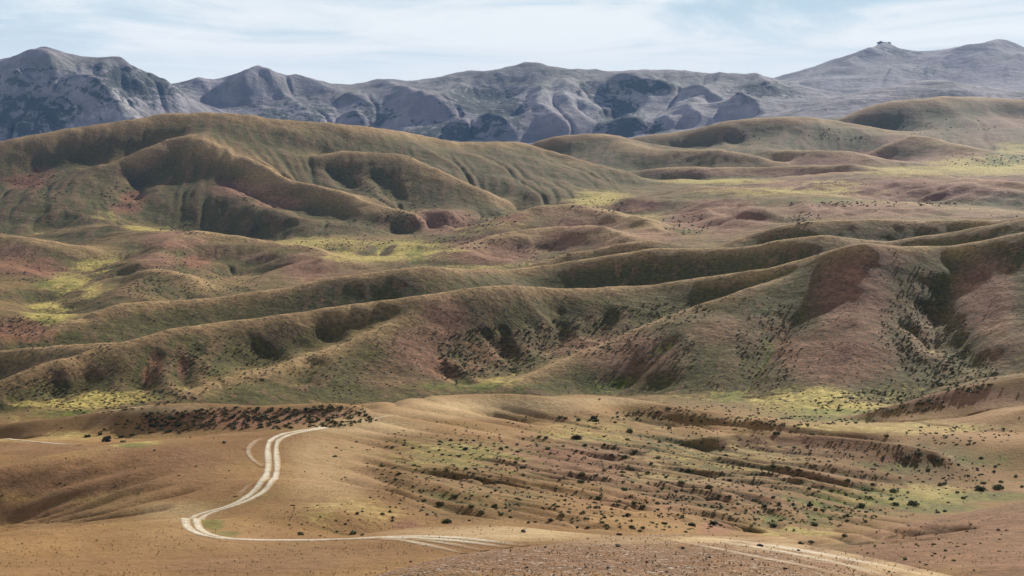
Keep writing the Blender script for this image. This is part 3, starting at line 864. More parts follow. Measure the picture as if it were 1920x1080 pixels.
    c = S.mix(M('MULTIPLY', M('MULTIPLY', gravel, M('SUBTRACT', 1, scree_rim)), M('MULTIPLY', .65, S.step(S.noise(1.1, 3, .6), .3, .6))), c, gcol)
    # far range
    sn = S.noise(.011, 6, .62, stretch=(1, .55, .8), dist=.4)
    mcol = S.mix(S.step(S.noise(.006, 5, .6), .35, .65), (.17,.157,.168), (.31,.285,.31))
    mcol = S.mix(M('MULTIPLY', S.step(sn, .5, .7), .4), mcol, (.12,.13,.08))
    mcol = S.mix(M('MULTIPLY', pink, .6), mcol, (.28,.235,.26))
    mcol = S.mix(M('MULTIPLY', scree_rim, S.step(S.noise(.035, 5, .75), .42, .62)), mcol, (.50,.47,.46))
    mcol = S.mix(M('MULTIPLY', olive, .8), mcol, S.mix(sn, (.095,.10,.055), (.19,.185,.12)))
    pt = M('ADD', S.noise(.03, 6, .72, stretch=(.8, .45, 1), dist=.6), M('MULTIPLY', scrub, .24))
    mcol = S.mix(M('MULTIPLY', S.step(pt, .62, .68), .88), mcol, (.035,.050,.040))
    c = S.mix(farm, c, mcol)
    c = S.mix(track, c, S.mix(S.step(S.noise(1.2, 4, .65), .3, .7), (.50,.42,.31), (.68,.60,.47)))
    S.put(S.b.inputs['Base Color'], c)
    h = M('ADD', M('MULTIPLY', S.noise(.8, 6, .7), M('SUBTRACT', 1.1, farm)), M('MULTIPLY', vg.outputs['Distance'], M('MULTIPLY', gravel, -.25)))
    h = M('ADD', h, M('MULTIPLY', farm, M('MULTIPLY', 34, S.noise(.02, 7, .66))))
    h = M('ADD', h, M('MULTIPLY', farf, M('ADD', M('MULTIPLY', 2.2, S.noise(.15, 4, .65)), M('MULTIPLY', 7, S.noise(.035, 4, .6)))))
    bp = S.n('ShaderNodeBump'); bp.inputs['Distance'].default_value = .5; bp.inputs['Strength'].default_value = .85
    S.put(bp.inputs['Height'], h); S.t.links.new(bp.outputs[0], S.b.inputs['Normal'])
    return S.m
SOIL = soil_material()
# ------------------------------------------------------------------ the ground as meshes
near_g = (1-smooth(LDG, math.log(88), math.log(112)))*np.ones((1,NX))
ATTR = {
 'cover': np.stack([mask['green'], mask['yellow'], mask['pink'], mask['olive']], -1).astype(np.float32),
 'stone': np.stack([mask['red'], mt, mask['scree_rim'], mask['scrub']], -1).astype(np.float32),
 'detail': np.stack([1-smooth(LDG, math.log(300), math.log(700))*np.ones((1,NX)), 0*Z, near_g, farh], -1).astype(np.float32)}
def raw_mesh(name, co, quads, mat, attrs=None, smooth_=True):
    me = bpy.data.meshes.new(name)
    co = np.ascontiguousarray(co, np.float32); q = np.ascontiguousarray(quads, np.int32); k = q.shape[1]
    me.vertices.add(len(co)); me.vertices.foreach_set('co', co.ravel())
    me.loops.add(q.size); me.loops.foreach_set('vertex_index', q.ravel())
    me.polygons.add(len(q)); me.polygons.foreach_set('loop_start', np.arange(0, q.size, k, dtype=np.int32))
    me.polygons.foreach_set('loop_total', np.full(len(q), k, np.int32))
    me.polygons.foreach_set('use_smooth', np.full(len(q), smooth_, bool))
    me.update(calc_edges=True)
    for n_, a in (attrs or {}).items():
        at = me.attributes.new(n_, 'FLOAT_COLOR', 'POINT'); at.data.foreach_set('color', np.ascontiguousarray(a, np.float32).ravel())
    me.materials.append(mat)
    return me
def add(name, me, **props):
    o = bpy.data.objects.new(name, me); col.objects.link(o)
    for k, v in props.items(): o[k] = v
    return o
def sheet(name, j0, j1, drop0=False):
    x, y, z = X[j0:j1], Y[j0:j1], Z[j0:j1]
    ny, nx = z.shape
    co = np.stack([x, y, z], -1).reshape(-1, 3)
    i = (np.arange(ny-1)[:,None]*nx + np.arange(nx-1)[None,:]).ravel()
    q = np.stack([i, i+1, i+nx+1, i+nx], -1)
    at = {k: v[j0:j1].reshape(-1, 4) for k, v in ATTR.items()}
    add(name, raw_mesh(name, co, q, SOIL, at), kind='structure')
jA = int(np.searchsorted(LDR, math.log(445))); jB = int(np.searchsorted(LDR, math.log(3880)))
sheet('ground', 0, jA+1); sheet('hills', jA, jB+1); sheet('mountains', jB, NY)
print('mesh', round(time.time()-T0,1))
# ------------------------------------------------------------------ the dirt track: wheel ruts worn pale into the hill
def sample(Arr, th, ld):
    u = np.clip((np.asarray(th)-TH0)/(TH1-TH0)*(NX-1), 0, NX-1.001); v = np.interp(ld, LDR, np.arange(NY)); v = np.clip(v, 0, NY-1.001)
    i = u.astype(int); j = v.astype(int); fu = u-i; fv = v-j
    if Arr.ndim == 3: fu = fu[...,None]; fv = fv[...,None]
    return (Arr[j,i]*(1-fu)+Arr[j,i+1]*fu)*(1-fv) + (Arr[j+1,i]*(1-fu)+Arr[j+1,i+1]*fu)*fv
def ground_xyz(th, ld):
    D = np.exp(ld); return np.stack([D*np.sin(th), D*np.cos(th), sample(Z, th, ld)], -1)
RUTS = '''
.46,1 629,799 589,804 556,809 533,813 513,819 503,829 500,844 504,864 501,887 491,907 473,924 451,940 424,951 396,959 367,964 347,972 342,982 353,993 373,1003 400,1009 433,1012 478,1013 544,1014 640,1012 723,1007 790,1006 857,1008 907,1014 960,1020 1010,1028
.42,1 629,800 567,810 536,817 520,824 516,838 519,858 520,878 516,898 500,918 478,933 453,944 424,954 398,961 376,967 364,976 367,987 382,999 404,1007 433,1011 478,1012 544,1013 640,1011.5 723,1009 790,1010 857,1014 907,1021 960,1028
.45,.6 700,1010 740,1012 782,1018 823,1027 865,1037 897,1043
.45,.5 760,1011 798,1013 840,1020 882,1027 923,1037
.40,.38 495,820 475,829 462,840 464,853 478,867 493,876
.30,.55 473,905 458,917 442,931
.50,.35 640,796 700,786 760,775
.75,.95 1290,1008 1370,1013 1440,1023 1507,1033 1573,1045 1640,1058 1700,1071 1750,1083
.45,.8 1260,1007 1340,1015 1420,1027 1490,1039 1540,1049 1607,1064 1650,1076 1670,1085
.34,.5 1243,1010 1293,1020 1360,1033 1440,1050 1507,1060 1573,1075 1600,1087
.55,.8 -60,820 0,823 50,827 100,832 150,835
'''
RW_HIST = []
def smooth_line(P, n):
    P = np.array(P, float)
    for _ in range(n): P[1:-1] = .5*P[1:-1] + .25*(P[2:]+P[:-2])
    return P
def wheel_ruts(lines, far=9e9):
    CO, Q, AT = [], [], {k: [] for k in ATTR}; base = 0
    prof = np.array([-2.0,-1.4,-1.05,-.7,-.3,.3,.7,1.05,1.4,2.0]); pv = np.array([0,.12,.45,.8,1,1,.8,.45,.12,0])
    for l in lines.strip().splitlines():
        f = l.split(); hw, st = map(float, f[0].split(','))
        P = []
        for x, y in resample([tuple(map(float, p.split(','))) for p in f[1:]], 5)[:, :2]:
            th, ld = hit(x, y)
            if ld is not None and ld < math.log(far) and (not P or abs(ld-P[-1][1]) < .30): P.append((th, ld))
        if len(P) < 4: continue
        P = smooth_line(P, 8); W = ground_xyz(P[:,0], P[:,1])[:, :2]
        s = np.r_[0, np.cumsum(np.hypot(*np.diff(W, axis=0).T))]; n = max(8, int(s[-1]/.7))
        q = np.linspace(0, s[-1], n); c = np.stack([np.interp(q, s, W[:,0]), np.interp(q, s, W[:,1])], -1); c = smooth_line(c, 12)
        tg = np.gradient(c, axis=0); tg /= np.linalg.norm(tg, axis=1)[:,None]+1e-9; nn = np.stack([-tg[:,1], tg[:,0]], -1)
        wob = 1 + .35*fbm(q, q*0+hw*50, 9, 3, 3)
        xy = c[:,None,:] + nn[:,None,:]*(prof[None,:,None]*hw*wob[:,None,None])
        th = np.arctan2(xy[...,0], xy[...,1]); ld = np.log(np.hypot(xy[...,0], xy[...,1]))
        off = -.07 + .10*np.minimum(1, pv*4)[None,:]*np.clip(np.exp(ld)/110, .75, 1.6)
        z = sample(Z, th, ld) + off + len(RW_HIST)*.004
        end = np.clip(np.minimum(q, s[-1]-q)/8, 0, 1)[:,None]
        for k in ATTR:
            a = sample(ATTR[k], th, ld)
            if k == 'detail':
                a = a.copy(); a[...,1] = np.clip(pv[None,:]*st*end*(1+.5*fbm(xy[...,0], xy[...,1], 3, 3, 8)), 0, 1); a[...,2] *= .4
            AT[k].append(a.reshape(-1,4))
        m = len(prof); i = (np.arange(n-1)[:,None]*m + np.arange(m-1)[None,:]).ravel() + base
        Q.append(np.stack([i, i+1, i+m+1, i+m], -1)); CO.append(np.concatenate([xy, z[...,None]], -1).reshape(-1,3)); base += n*m
        RW_HIST.append(1)
    return np.vstack(CO), np.vstack(Q), {k: np.vstack(v) for k, v in AT.items()}
lines_ = RUTS.strip().splitlines()
co, q, at = wheel_ruts('\n'.join(lines_[:7]));  add('dirt_track', raw_mesh('dirt_track', co, q, SOIL, at), kind='structure')
co, q, at = wheel_ruts('\n'.join(lines_[7:10]), 105); add('gravel_track', raw_mesh('gravel_track', co, q, SOIL, at), kind='structure')
co, q, at = wheel_ruts(lines_[10]); add('valley_track', raw_mesh('valley_track', co, q, SOIL, at), kind='structure')
# ------------------------------------------------------------------ shrubs, scrub, stones
rng = np.random.default_rng(7); random.seed(7)
def leaf_material(name, lo, hi, sc=3.0):
    S = NT(name); oi = S.n('ShaderNodeObjectInfo')
    f = S.math('ADD', S.math('MULTIPLY', S.noise(sc, 3, .6), .8), S.math('MULTIPLY', oi.outputs['Random'], .5))
    S.put(S.b.inputs['Base Color'], S.mix(S.step(f, .35, .85), lo, hi)); S.b.inputs['Roughness'].default_value = .8
    return S.m
SHRUB = leaf_material('shrub_leaves', (.030,.036,.013), (.14,.15,.048), 4)
SCRUB = leaf_material('scrub_leaves', (.028,.028,.011), (.13,.115,.045), .5)
STEM = leaf_material('shrub_wood', (.06,.045,.03), (.12,.09,.06))
def leaves(n, R_, H_, size, lobes, r):
    """leaf quads through an uneven dome made of several lobes; foot at z = 0"""
    ctr = [(r.normal(0,.33)*R_, r.normal(0,.33)*R_, r.uniform(.25,.6)*H_, r.uniform(.35,.6)) for _ in range(lobes)]
    co = []
    for i in range(n):
        c = ctr[i % lobes]
        d = r.normal(size=3); d /= np.linalg.norm(d); rad = r.uniform(.55, 1)**.5 * c[3]
        p = np.array([c[0]+d[0]*rad*R_, c[1]+d[1]*rad*R_, c[2]+d[2]*rad*H_])
        p[2] = abs(p[2]) if p[2] < .03 else p[2]
        a = np.cross(d+r.normal(size=3)*.5, (0,0,1.)); a /= np.linalg.norm(a)+1e-6; b = np.cross(d+r.normal(size=3)*.4, a); b /= np.linalg.norm(b)+1e-6
        s = size*r.uniform(.6, 1.4)
        co += [p-a*s*.5, p+b*s*.45, p+a*s*.5, p-b*s*.45]
    return np.array(co), np.arange(4*n).reshape(-1, 4)
def shrub_mesh(k, n=260, flat=1.0, size=.17):
    r = np.random.default_rng(100+k)
    co, q = leaves(n, .55, .42*flat, size, 5+k % 4, r)
    # woody stems under the leaves
    sc, sq = [], []
    for s in range(7):
        a = r.uniform(0, 6.28); e = np.array([math.cos(a)*.32, math.sin(a)*.32, .42*flat]); w_ = .018
        b0 = len(sc); sc += [(-w_,0,-.08),(w_,0,-.08),(0,w_*1.7,-.08)] + [tuple(e+np.array(v)) for v in ((-w_*.4,0,0),(w_*.4,0,0),(0,w_*.7,0))]
        sq += [(b0,b0+1,b0+4,b0+3),(b0+1,b0+2,b0+5,b0+4),(b0+2,b0,b0+3,b0+5)]
    me = raw_mesh('shrub', np.vstack([co, np.array(sc)]), np.vstack([q, np.array(sq)+len(co)]), SHRUB, smooth_=False)
    me.materials.append(STEM); mi = np.zeros(len(me.polygons), np.int32); mi[len(q):] = 1; me.polygons.foreach_set('material_index', mi)
    return me
SHRUBS = [shrub_mesh(k) for k in range(6)] + [shrub_mesh(10+k, 200, .6, .19) for k in range(3)]
# shrubs picked one by one from the picture: x, y, width in picture pixels
PICKS = []
def picks(ox, oy, k, s):
    for p in s.split():
        x, y, w_ = map(float, p.split(',')); PICKS.append((ox+x/k, oy+y/k, w_/k))
picks(480, 720, 3, '''455,360,25 445,410,35 565,325,22 735,355,25 767,357,25 835,318,25 830,348,30 885,365,32 970,385,30 1030,375,28 1045,400,32 1090,405,30 1140,412,32 1155,318,35 1185,318,28 1095,318,30 1035,325,25 1030,343,25 1090,345,30 1145,342,28 1180,370,45 1225,322,28 1260,335,28 1260,350,30 1310,305,28 1340,338,28 1340,352,30 1380,370,45 1410,358,28 1305,378,30 1210,400,30 1275,402,28 1360,418,28 1395,432,28 1350,455,30 1000,445,25 890,460,35 710,465,45 770,475,30 810,507,42 785,540,40 710,508,25 940,500,22 1005,480,28 1073,483,35 1060,522,25 1025,545,25 1100,545,18 1180,480,35 1235,483,38 1315,523,25 1190,535,22 885,578,30 945,605,28 920,603,25 1115,635,45 1160,585,25 1200,600,25 1215,628,22 1300,635,32 1345,605,35 945,660,38 1033,680,65 1160,695,22 1213,693,50 1268,728,52 1345,688,45 1380,735,45 1430,715,25 1430,750,30 565,732,40 595,720,28 712,735,38 755,722,38 767,755,32 767,772,30 965,738,32 855,732,18 1072,780,68 1200,770,22 545,845,60 600,852,35 250,850,50 360,857,25 505,790,25''')
picks(960, 720, 3, '''60,475,45 115,480,20 205,365,45 30,345,30 30,385,30 20,443,35 65,438,28 150,300,38 195,305,40 270,190,45 300,195,35 380,207,45 455,195,50 470,210,45 435,208,30 580,218,30 595,188,30 705,193,25 515,298,25 365,310,70 410,345,35 365,377,28 475,372,32 520,343,28 545,348,25 578,362,25 435,410,22 395,385,25 288,350,22 690,383,45 635,415,50 560,402,38 650,315,40 665,270,60 660,352,25 770,338,28 745,350,25 785,450,38 885,250,35 830,330,30 895,348,28 957,345,35 820,420,38 1018,452,28 1065,333,30 1190,360,30 1200,405,42 1260,370,25 1185,440,35 1280,450,25 1095,267,22 1010,208,32 1060,215,30 1085,190,20 1260,255,28 995,495,40 955,485,30 1050,510,25 1120,528,28 1225,547,38 955,558,50 870,525,32 765,503,38 715,515,28 660,480,55 620,500,45 550,470,30 475,515,32 395,510,50 330,497,28 520,490,35 388,552,55 430,555,28 245,590,28 335,628,28 300,655,28 490,645,55 475,700,50 558,707,35 400,730,45 435,697,28 215,770,38 365,810,40 425,808,32 510,780,32 520,755,30 558,748,25 650,740,45 672,808,42 738,810,40 720,830,28 855,822,30 860,790,45 980,835,35 1020,800,75 1130,790,70 605,850,42 90,782,35 130,778,25 690,672,42 640,640,20 760,665,18 625,600,60 845,592,40 815,610,30 925,605,32 930,660,35 740,693,40 820,708,30 880,705,30 960,745,30 1020,595,30 1105,583,55 1165,630,35 1225,637,38 1130,695,45 1290,655,30 1340,605,30 1420,690,42 1370,765,35 1340,830,35 1075,740,25 680,555,35''')
picks(1440, 720, 3, '''45,285,50 130,265,30 245,283,32 170,248,25 65,355,25 238,377,22 150,392,22 665,294,45 30,465,45 110,475,45 172,488,35 185,522,28 450,545,40 590,568,38 545,603,55 575,640,35 707,605,60 695,650,50 788,612,28 850,400,60 790,415,60 645,417,32 900,485,38 1068,453,25 740,350,22 950,430,40 1200,418,28 1275,465,32 1270,495,30 1128,518,30 1210,560,38 1310,553,32 1390,522,30 1200,510,30 1175,485,28 740,528,28 995,563,35 965,570,40 1065,613,32 1098,645,38 1195,600,75 1295,590,70 1430,580,35 360,605,40 438,625,28 232,590,32 28,640,38 120,660,32 235,690,55 265,710,42 305,712,38 60,680,40 145,680,30 75,770,35 125,785,30 30,800,75 265,795,55 350,765,30 445,745,40 445,770,32 430,860,50 245,895,40 180,900,45 530,690,60 720,680,50 820,680,80 995,720,40 955,725,35 930,905,32 998,940,32 1070,915,28 845,910,25 940,957,28 770,990,35 560,955,20 1045,995,28 1160,1050,22''')
picks(0, 720, 3, '''965,198,50 870,200,35 745,290,45 685,302,50 695,328,45 595,325,75 770,250,35 590,257,30 650,228,25 495,297,45 610,302,40 565,285,35 860,237,60 900,258,28 940,270,32 1000,237,32 1085,210,30''')
def zone(x, y, D):
    if D > 445: return ('low dark shrub in the gullies beyond the ridge', 'shrubs in the gullies behind the tan ridge')
    if y < 812 and x < 720: return ('dark shrub on the red bank behind the track', 'shrubs on the red bank')
    if x < 720 and y > 950: return ('dark green shrub inside the bend of the track', 'shrubs near the track bend')
    if x < 800: return ('small dark shrub on the tan slope right of the track ruts', 'shrubs right of the track')
    if y > 1020: return ('small dark shrub on the mauve mound at lower right', 'shrubs on the mauve mound')
    if x > 1600 and y > 955: return ('small dark shrub on the mauve mound at lower right', 'shrubs on the mauve mound')
    if x > 1420 and y > 915: return ('dark green shrub on the green valley floor', 'shrubs in the green valley')
    if x > 1560: return ('dark shrub on the right end of the ribbed slope', 'shrubs on the right of the ribbed slope')
    if y > 955: return ('dark shrub at the foot of the ribbed slope', 'shrubs at the foot of the ribbed slope')
    if y < 805: return ('small dark shrub under the bare ridge top', 'shrubs under the ridge top')
    if x < 1080: return ('dark shrub on the left part of the ribbed slope', 'shrubs on the left of the ribbed slope')
    if x < 1300: return ('dark shrub on the orange middle of the ribbed slope', 'shrubs on the middle of the ribbed slope')
    return ('dark shrub on the ribs right of the orange patch', 'shrubs on the ribs right of the orange patch')
SPECIAL = {(837,980): 'largest round green shrub, at the left foot of the ribbed slope above the pale mound',
 (662,1002): 'round dark shrub standing alone beside the track just before the pale mound',
 (563,1003): 'pale green low shrub beside the track inside its bend',
 (632,840): 'upper of two shrubs standing apart on the tan slope nearest the track',
 (628,857): 'lower of two shrubs standing apart on the tan slope nearest the track',
 (322,786): 'big dark shrub at the upper left of the red earth bank',
 (198,828): 'wide low shrub at the left foot of the red bank on green grass'}
cand = []
for x, y, w_ in PICKS: cand.append((x, y, w_, True))
def ellipse_fill(cx, cy, rx, ry, n, s0, s1):
    for _ in range(n):
        while True:
            a, b = rng.uniform(-1, 1, 2)
            if a*a+b*b < 1: break
        cand.append((cx+a*rx, cy+b*ry, -rng.uniform(s0, s1)**1.0, False))
for v in '''480,785,230,21,330,.7,1.7 300,795,80,18,70,.6,1.3 640,768,60,10,50,.6,1.3
1150,860,330,90,620,.3,.8 1600,900,260,75,520,.3,.85 830,860,150,70,260,.25,.65 1250,960,260,34,260,.35,.85 1500,970,150,25,120,.35,.8 1400,860,300,60,260,.3,.8 850,930,160,40,120,.25,.6 1750,1010,150,50,50,.3,.6 600,970,100,30,40,.2,.5
340,700,60,50,110,.6,1.3 430,680,90,50,140,.6,1.4 250,740,60,30,60,.6,1.2 700,690,100,60,60,.5,1.2 620,710,80,40,50,.5,1.2
930,660,110,48,420,.6,1.6 1100,630,120,38,300,.6,1.6 1240,588,100,22,180,.6,1.5 860,690,45,32,80,.6,1.4 830,640,60,30,40,.5,1.1 680,620,60,20,20,.5,1.1
1440,650,60,75,170,.6,1.5 1250,665,60,50,120,.6,1.4 1750,640,70,85,420,.6,1.6 1810,700,60,40,200,.6,1.6 1700,610,60,60,130,.5,1.2 1740,540,50,45,100,.5,1.2 1480,600,40,30,60,.6,1.3
1350,775,210,14,150,.5,1.3 1650,755,130,22,200,.6,1.5 1480,790,160,9,120,.5,1.3 1800,815,110,20,80,.5,1.2 1400,730,120,30,80,.4,1.0
60,740,90,32,90,.6,1.4 170,750,90,25,110,.6,1.3 300,745,70,14,60,.6,1.4 120,690,120,30,60,.5,1.1 120,650,100,20,60,.6,1.2
270,540,40,24,110,.8,1.8 350,510,60,50,160,.8,1.7 430,530,60,18,70,.8,1.6 200,500,60,25,50,.8,1.6 60,500,70,30,90,.8,1.8 50,610,60,20,110,.8,1.7 130,560,50,30,40,.8,1.4
560,680,80,30,60,.6,1.1 1150,700,130,50,90,.4,1.0 1600,700,200,60,150,.4,1.0 850,600,70,30,30,.4,.8 1400,600,80,50,60,.4,.9
870,450,80,20,60,1.2,2.4 700,430,90,30,110,1.2,2.6 780,400,60,20,70,1.2,2.6 900,415,70,14,60,1.2,2.6 620,460,80,10,50,1.2,2.4 400,430,100,12,70,1.2,2.4 1010,475,60,15,30,1,2
230,370,40,22,70,1.4,3 80,350,60,25,80,1.4,3 720,350,60,30,90,1.4,3 500,370,60,20,50,1.4,2.8 1120,385,60,14,50,1.5,3 1290,420,50,20,60,1.3,2.6 1510,410,30,12,40,1.3,2.4 1650,383,180,5,90,1.5,3 650,330,40,20,40,1.5,3
1850,300,80,14,70,2,4 1560,255,60,14,30,2,4 1380,260,50,14,30,2,4 1750,240,120,20,40,2,4'''.split():
    c = list(map(float, v.split(','))); ellipse_fill(*c[:4], int(c[4]), *c[5:])
for _ in range(5200):      # sparse scrub over all the hills
    cand.append((rng.uniform(-20, 1940), 235 + 700*rng.uniform(0, 1)**.8, 0, False))
placed = []
for x, y, s_, pick in cand:
    th, ld = hit(x, y)
    if ld is None or ld > math.log(3900): continue
    D = math.exp(ld)
    if pick: size = s_/F*D*.88
    elif s_ < 0: size = -s_
    else:
        wv = float(sample(wet, th, ld)); rv = float(sample(mask['red'], th, ld)); ov = float(sample(mask['olive'], th, ld))
        if rng.random() > .10 + .6*wv + .5*rv + .25*ov*(D > 450): continue
        size = rng.uniform(.3, .9)*min(max((D/500)**.55, .5), 3)
    placed.append((size/D*F, x, y, th, ld, size, pick))
placed.sort(key=lambda p: -(p[0] + (100 if p[6] else 0)))
N_IND = 296
zz = {}
for i, (wp, x, y, th, ld, size, pick) in enumerate(placed[:N_IND]):
    p = ground_xyz(np.array(th), np.array(ld)); D = math.exp(ld)
    o = bpy.data.objects.new('shrub', SHRUBS[rng.integers(0, 6) if wp > 9 else rng.integers(0, 9)]); col.objects.link(o)
    o.location = (p[0], p[1], p[2]-.02*size); o.rotation_euler = (0, 0, rng.uniform(0, 6.28)); s2 = size*.86
    o.scale = (s2*rng.uniform(.9,1.1), s2*rng.uniform(.85,1.1), s2*rng.uniform(.8,1.15))
    lab, grp = zone(x, y, D); o['category'] = 'shrub'
    if size > 1.9: lab = 'large ' + lab.replace('small ', '')
    elif size < 1.15 and 'small' not in lab: lab = 'small ' + lab
    zz.setdefault(grp, []).append((y, o))
    for (sx_, sy_), t_ in SPECIAL.items():
        if abs(sx_-x) < 3 and abs(sy_-y) < 3 and t_: lab = t_; SPECIAL[(sx_, sy_)] = None; break
    else: o['group'] = grp
    o['label'] = lab
for grp, v in zz.items():        # which band of its slope each one stands on
    if len(v) < 9: continue
    v = sorted([a for a in v if 'group' in a[1]], key=lambda a: a[0]); names = ['highest band', 'upper band', 'middle band', 'lower band', 'lowest band']
    for k, (y, o) in enumerate(v): o['label'] = o['label'] + ', in its ' + names[min(4, k*5//len(v))]
# everything smaller: one mesh of scrub
def scatter(name, items, variants, mat, kind='stuff', smooth_=False, mats=None):
    CO, Q = [], []; base = 0
    for (p, s3, rot, v) in items:
        co, q = variants[v]; c, s_ = math.cos(rot), math.sin(rot)
        m = np.array([[c,-s_,0],[s_,c,0],[0,0,1]])
        CO.append((co*s3)@m.T + p); Q.append(q+base); base += len(co)
    return add(name, raw_mesh(name, np.vstack(CO), np.vstack(Q), mat, smooth_=smooth_), kind=kind)
r_ = np.random.default_rng(5)
TUFT = [leaves(26, .5, .42, .34, 4, r_) for _ in range(6)]; TUFTS = [leaves(12, .5, .42, .5, 3, r_) for _ in range(6)]
items = []
for wp, x, y, th, ld, size, pick in placed[N_IND:]:
    p = ground_xyz(np.array(th), np.array(ld)); items.append((p-np.array([0,0,.03*size]), size*1.02*np.array([1, 1, rng.uniform(.6, 1)]), rng.uniform(0, 6.28), int(rng.integers(0, 6)), wp))
big_ = [i[:4] for i in items if i[4] > 3.2]; sm_ = [i[:4] for i in items if i[4] <= 3.2]
scatter('scrub', big_, TUFT, SCRUB); scatter('ground_cover', sm_, TUFTS, SCRUB)
print('shrubs', len(placed), len(big_), len(sm_), round(time.time()-T0,1))
# dry grass tufts on the nearer slopes
GRASS = leaf_material('dry_grass', (.16,.125,.045), (.36,.28,.12), .5)
def grass_tuft(r):
    co, q = [], []
    for i in range(5):
        a = r.uniform(0, 6.28); l = r.uniform(.6, 1); w_ = .09; dx, dy = math.cos(a), math.sin(a); b = len(co)
        co += [(-dy*w_,dx*w_,-.05),(dy*w_,-dx*w_,-.05),(dx*.35*l+dy*.02,dy*.35*l-dx*.02,l*.7),(dx*.3*l-dy*.02,dy*.3*l+dx*.02,l*.75)]; q.append((b,b+1,b+2,b+3))
    return np.array(co), np.array(q)
GT = [grass_tuft(r_) for _ in range(6)]
gi = []
for _ in range(9000):
    x, y = rng.uniform(-30, 1950), 745 + 340*rng.uniform(0, 1)
    th, ld = hit(x, y)
    if ld is None or ld > math.log(440): continue
    D = math.exp(ld)
    if fbm(np.array([D*math.sin(th)]), np.array([D*math.cos(th)]), 14, 2, 55)[0] < rng.uniform(-.35, .25): continue
    s_ = rng.uniform(.12, .3)*(1 if D > 110 else .6); p = ground_xyz(np.array(th), np.array(ld))
    gi.append((p, np.array([s_*1.3, s_*1.3, s_]), rng.uniform(0, 6.28), int(rng.integers(0, 6))))
scatter('dry_grass', gi, GT, GRASS)
# stones
def stone(r, sub=1, flat=.6):
    bm = bmesh.new(); bmesh.ops.create_icosphere(bm, subdivisions=sub, radius=.5)
    co = np.array([v.co[:] for v in bm.verts]); q = np.array([[v.index for v in f.verts] for f in bm.faces]); bm.free()
    for _ in range(4 if sub < 2 else 9):
        n = r.normal(size=3); n /= np.linalg.norm(n); d = r.uniform(.22, .42); k = co@n; co = co - np.outer(np.maximum(k-d, 0), n)
    co = co*np.array([r.uniform(.8,1.3), r.uniform(.7,1.1), flat*r.uniform(.7,1.2)]) + r.normal(size=co.shape)*.012
    return co, q
def stone_material(name, a, b, c):
    S = NT(name); v = S.voro(3.0); sp = S.n('ShaderNodeSeparateColor'); S.t.links.new(v.outputs['Color'], sp.inputs[0])
    cl = S.mix(S.step(sp.outputs[0], .2, .6), a, b); cl = S.mix(S.step(sp.outputs[0], .86, .9), cl, c)
    S.put(S.b.inputs['Base Color'], S.mix(S.math('MULTIPLY', S.noise(9, 4, .7), .5), cl, (.12,.09,.07)))
    return S.m
GRAV = stone_material('gravel_stone', (.075,.048,.034), (.25,.155,.10), (.55,.48,.39))
DARK = stone_material('dark_stone', (.035,.028,.025), (.07,.055,.048), (.10,.085,.075))
PALE = stone_material('pale_stone', (.50,.46,.40), (.62,.58,.52), (.70,.68,.64))
ST = [stone(r_, 1) for _ in range(8)]
gi = []
for _ in range(9000):
    x = rng.uniform(640, 1935); y = rng.uniform(1000, 1082)
    th, ld = hit(x, y)
    if ld is None or ld > math.log(100): continue
    if float(sample(mask['scree_rim'], th, ld)) > rng.uniform(.1, .5): continue
    s_ = .026*math.exp(rng.normal(.2, .6)); s_ = min(s_, .16); p = ground_xyz(np.array(th), np.array(ld))
    gi.append((p+np.array([0,0,.1*s_]), np.array([s_]*3), rng.uniform(0, 6.28), int(rng.integers(0, 8))))
scatter('gravel', gi, ST, GRAV); print('gravel', len(gi))
gi = []
for _ in range(1500):
    x, y = rng.uniform(-20, 1940), rng.uniform(440, 1075); th, ld = hit(x, y)
    if ld is None or ld < math.log(100): continue
    D = math.exp(ld); s_ = rng.uniform(.10, .3)*min((D/300)**.8, 2.5); p = ground_xyz(np.array(th), np.array(ld))
    gi.append((p, np.array([s_]*3), rng.uniform(0, 6.28), int(rng.integers(0, 8))))
k_ = int(len(gi)*.35); scatter('pale_stones', gi[:k_], ST, PALE); scatter('dark_stones', gi[k_:], ST, DARK)
ROCKS = [(982,997,13,'dark boulder with a low tail of stones on the pale mound beyond the gravel knoll'),
 (1158,1024,12,'dark flat rock lying at the crown of the gravel knoll left of the track'),
 (1425,1024,15,'largest dark rock heap between the two tracks on the gravel knoll'),
 (1280,1028,10,'dark rock beside the faint left rut on the gravel knoll'),
 (1497,1033,9,'dark pointed rock at the left edge of the broad pale rut'),
 (1667,1072,8,'dark stone lying in the broad pale rut at the bottom right'),
 (1473,1066,9,'dark stone below the pale ruts near the bottom edge, right of centre'),
 (1098,1063,7,None),(1140,1065,9,None),(1171,1070,7,None),(1212,1054,8,None),(988,1064,8,None),(1038,1078,7,None),(1023,1026,7,None),(1330,1045,8,None),(1390,1060,7,None),(1250,1072,8,None),(1110,1040,6,None),
 (420,830,9,'dark flat stone high on the left slope just below its crest'),
 (290,844,6,'small dark stone on the left slope under the skyline of the dell'),
 (430,882,5,'tiny pale-tipped stone standing on the slope left of the track curve'),
 (565,1038,4,'small dark stone on the slope below the straight part of the track'),
 (770,1053,7,'flat brown rock on the slope in front of the pale mound')]
RM = []
for k in range(5):
    co, q = stone(np.random.default_rng(40+k), 3, .7); RM.append(raw_mesh('rock', co, q, DARK, smooth_=False))
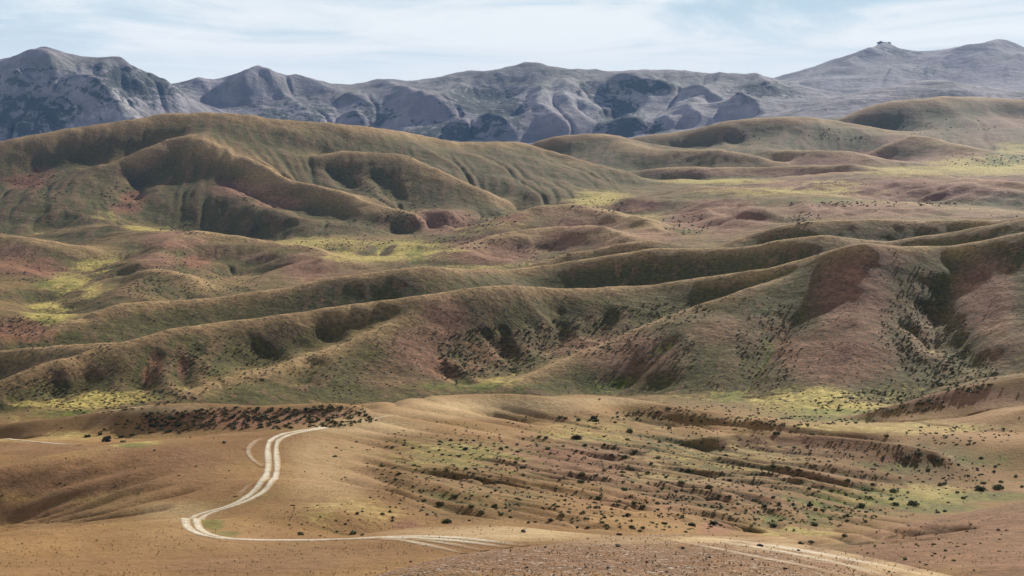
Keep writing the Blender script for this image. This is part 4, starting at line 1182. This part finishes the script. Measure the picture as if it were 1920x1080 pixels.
for k, (x, y, w_, lab) in enumerate(ROCKS):
    th, ld = hit(x, y+1)
    if ld is None: continue
    D = math.exp(ld); s_ = w_/F*D; p = ground_xyz(np.array(th), np.array(ld))
    o = bpy.data.objects.new('rock', RM[k % 5]); col.objects.link(o); o.location = (p[0], p[1], p[2]+.15*s_); o.scale = (s_,)*3; o.rotation_euler = (0, 0, k*1.7)
    o['category'] = 'rock'; o['label'] = lab or 'dark stone lying among the small gravel of the bare front knoll'
    if not lab: o['group'] = 'dark stones on the gravel knoll'
# crags standing on the far skyline
MS = NT('crag_rock'); MS.put(MS.b.inputs['Base Color'], MS.mix(MS.step(MS.noise(.05, 5, .7), .35, .65), (.09,.085,.085), (.22,.20,.195)))
for k, (x, y, w_, h_, lab) in enumerate([(1655,84,24,2.6,'dark castle-like crag on top of the highest pointed peak at right')]):
    lo, hi = y-6, y+30       # stand it on the skyline found in this direction
    th = float(ray(x, y)[0]); i = int(np.clip((th-TH0)/(TH1-TH0)*(NX-1), 0, NX-1)); rr = (Z[:,i]/DR[:,0]); jb_ = int(np.searchsorted(LDR, math.log(3900))); j = jb_ + int(np.argmax(rr[jb_:]))
    D = float(DR[j,0]); W_ = w_/F*D; H_ = h_/F*D*1.7; r = np.random.default_rng(300+k); CO, Q = [], []; base = 0
    for m_ in range(16):
        co, q = stone(r, 2, 1.0); s_ = r.uniform(.2, .6); u_ = r.uniform(-.55,.55)
        co = co*np.array([W_*s_*.6, W_*s_*.6, H_*s_*2.2]) + np.array([u_*W_, r.uniform(-.3,.3)*W_, H_*(.25-abs(u_))*.5]); CO.append(co); Q.append(q+base); base += len(co)
    o = add('rock_crag', raw_mesh('rock_crag', np.vstack(CO), np.vstack(Q), MS.m, smooth_=False), label=lab, category='crag')
    o.location = (D*math.sin(th), D*math.cos(th), float(Z[j,i])-H_*.25)
print('plants', round(time.time()-T0,1))
# ------------------------------------------------------------------ the air between here and the far range
def make_haze():
    x0, x1, y0, y1, z0, z1 = -5200, 5200, -60, 11200, float(Z.min())-1-1, float(Z.max())+25
    co = [(x,y,z) for z in (z0,z1) for y in (y0,y1) for x in (x0,x1)]
    q = [(0,2,3,1),(4,5,7,6),(0,1,5,4),(2,6,7,3),(0,4,6,2),(1,3,7,5)]
    m = bpy.data.materials.new('haze'); m.use_nodes = True; t = m.node_tree; t.nodes.clear()
    v = t.nodes.new('ShaderNodeVolumePrincipled'); out = t.nodes.new('ShaderNodeOutputMaterial')
    v.inputs['Color'].default_value = (.30, .53, 1.0, 1); v.inputs['Density'].default_value = HAZE; v.inputs['Anisotropy'].default_value = 0.0
    t.links.new(v.outputs[0], out.inputs['Volume'])
    o = add('haze', raw_mesh('haze', np.array(co), np.array(q), m, smooth_=False), kind='stuff')
HAZE = 2.9e-5
make_haze()
print('done', round(time.time()-T0,1))
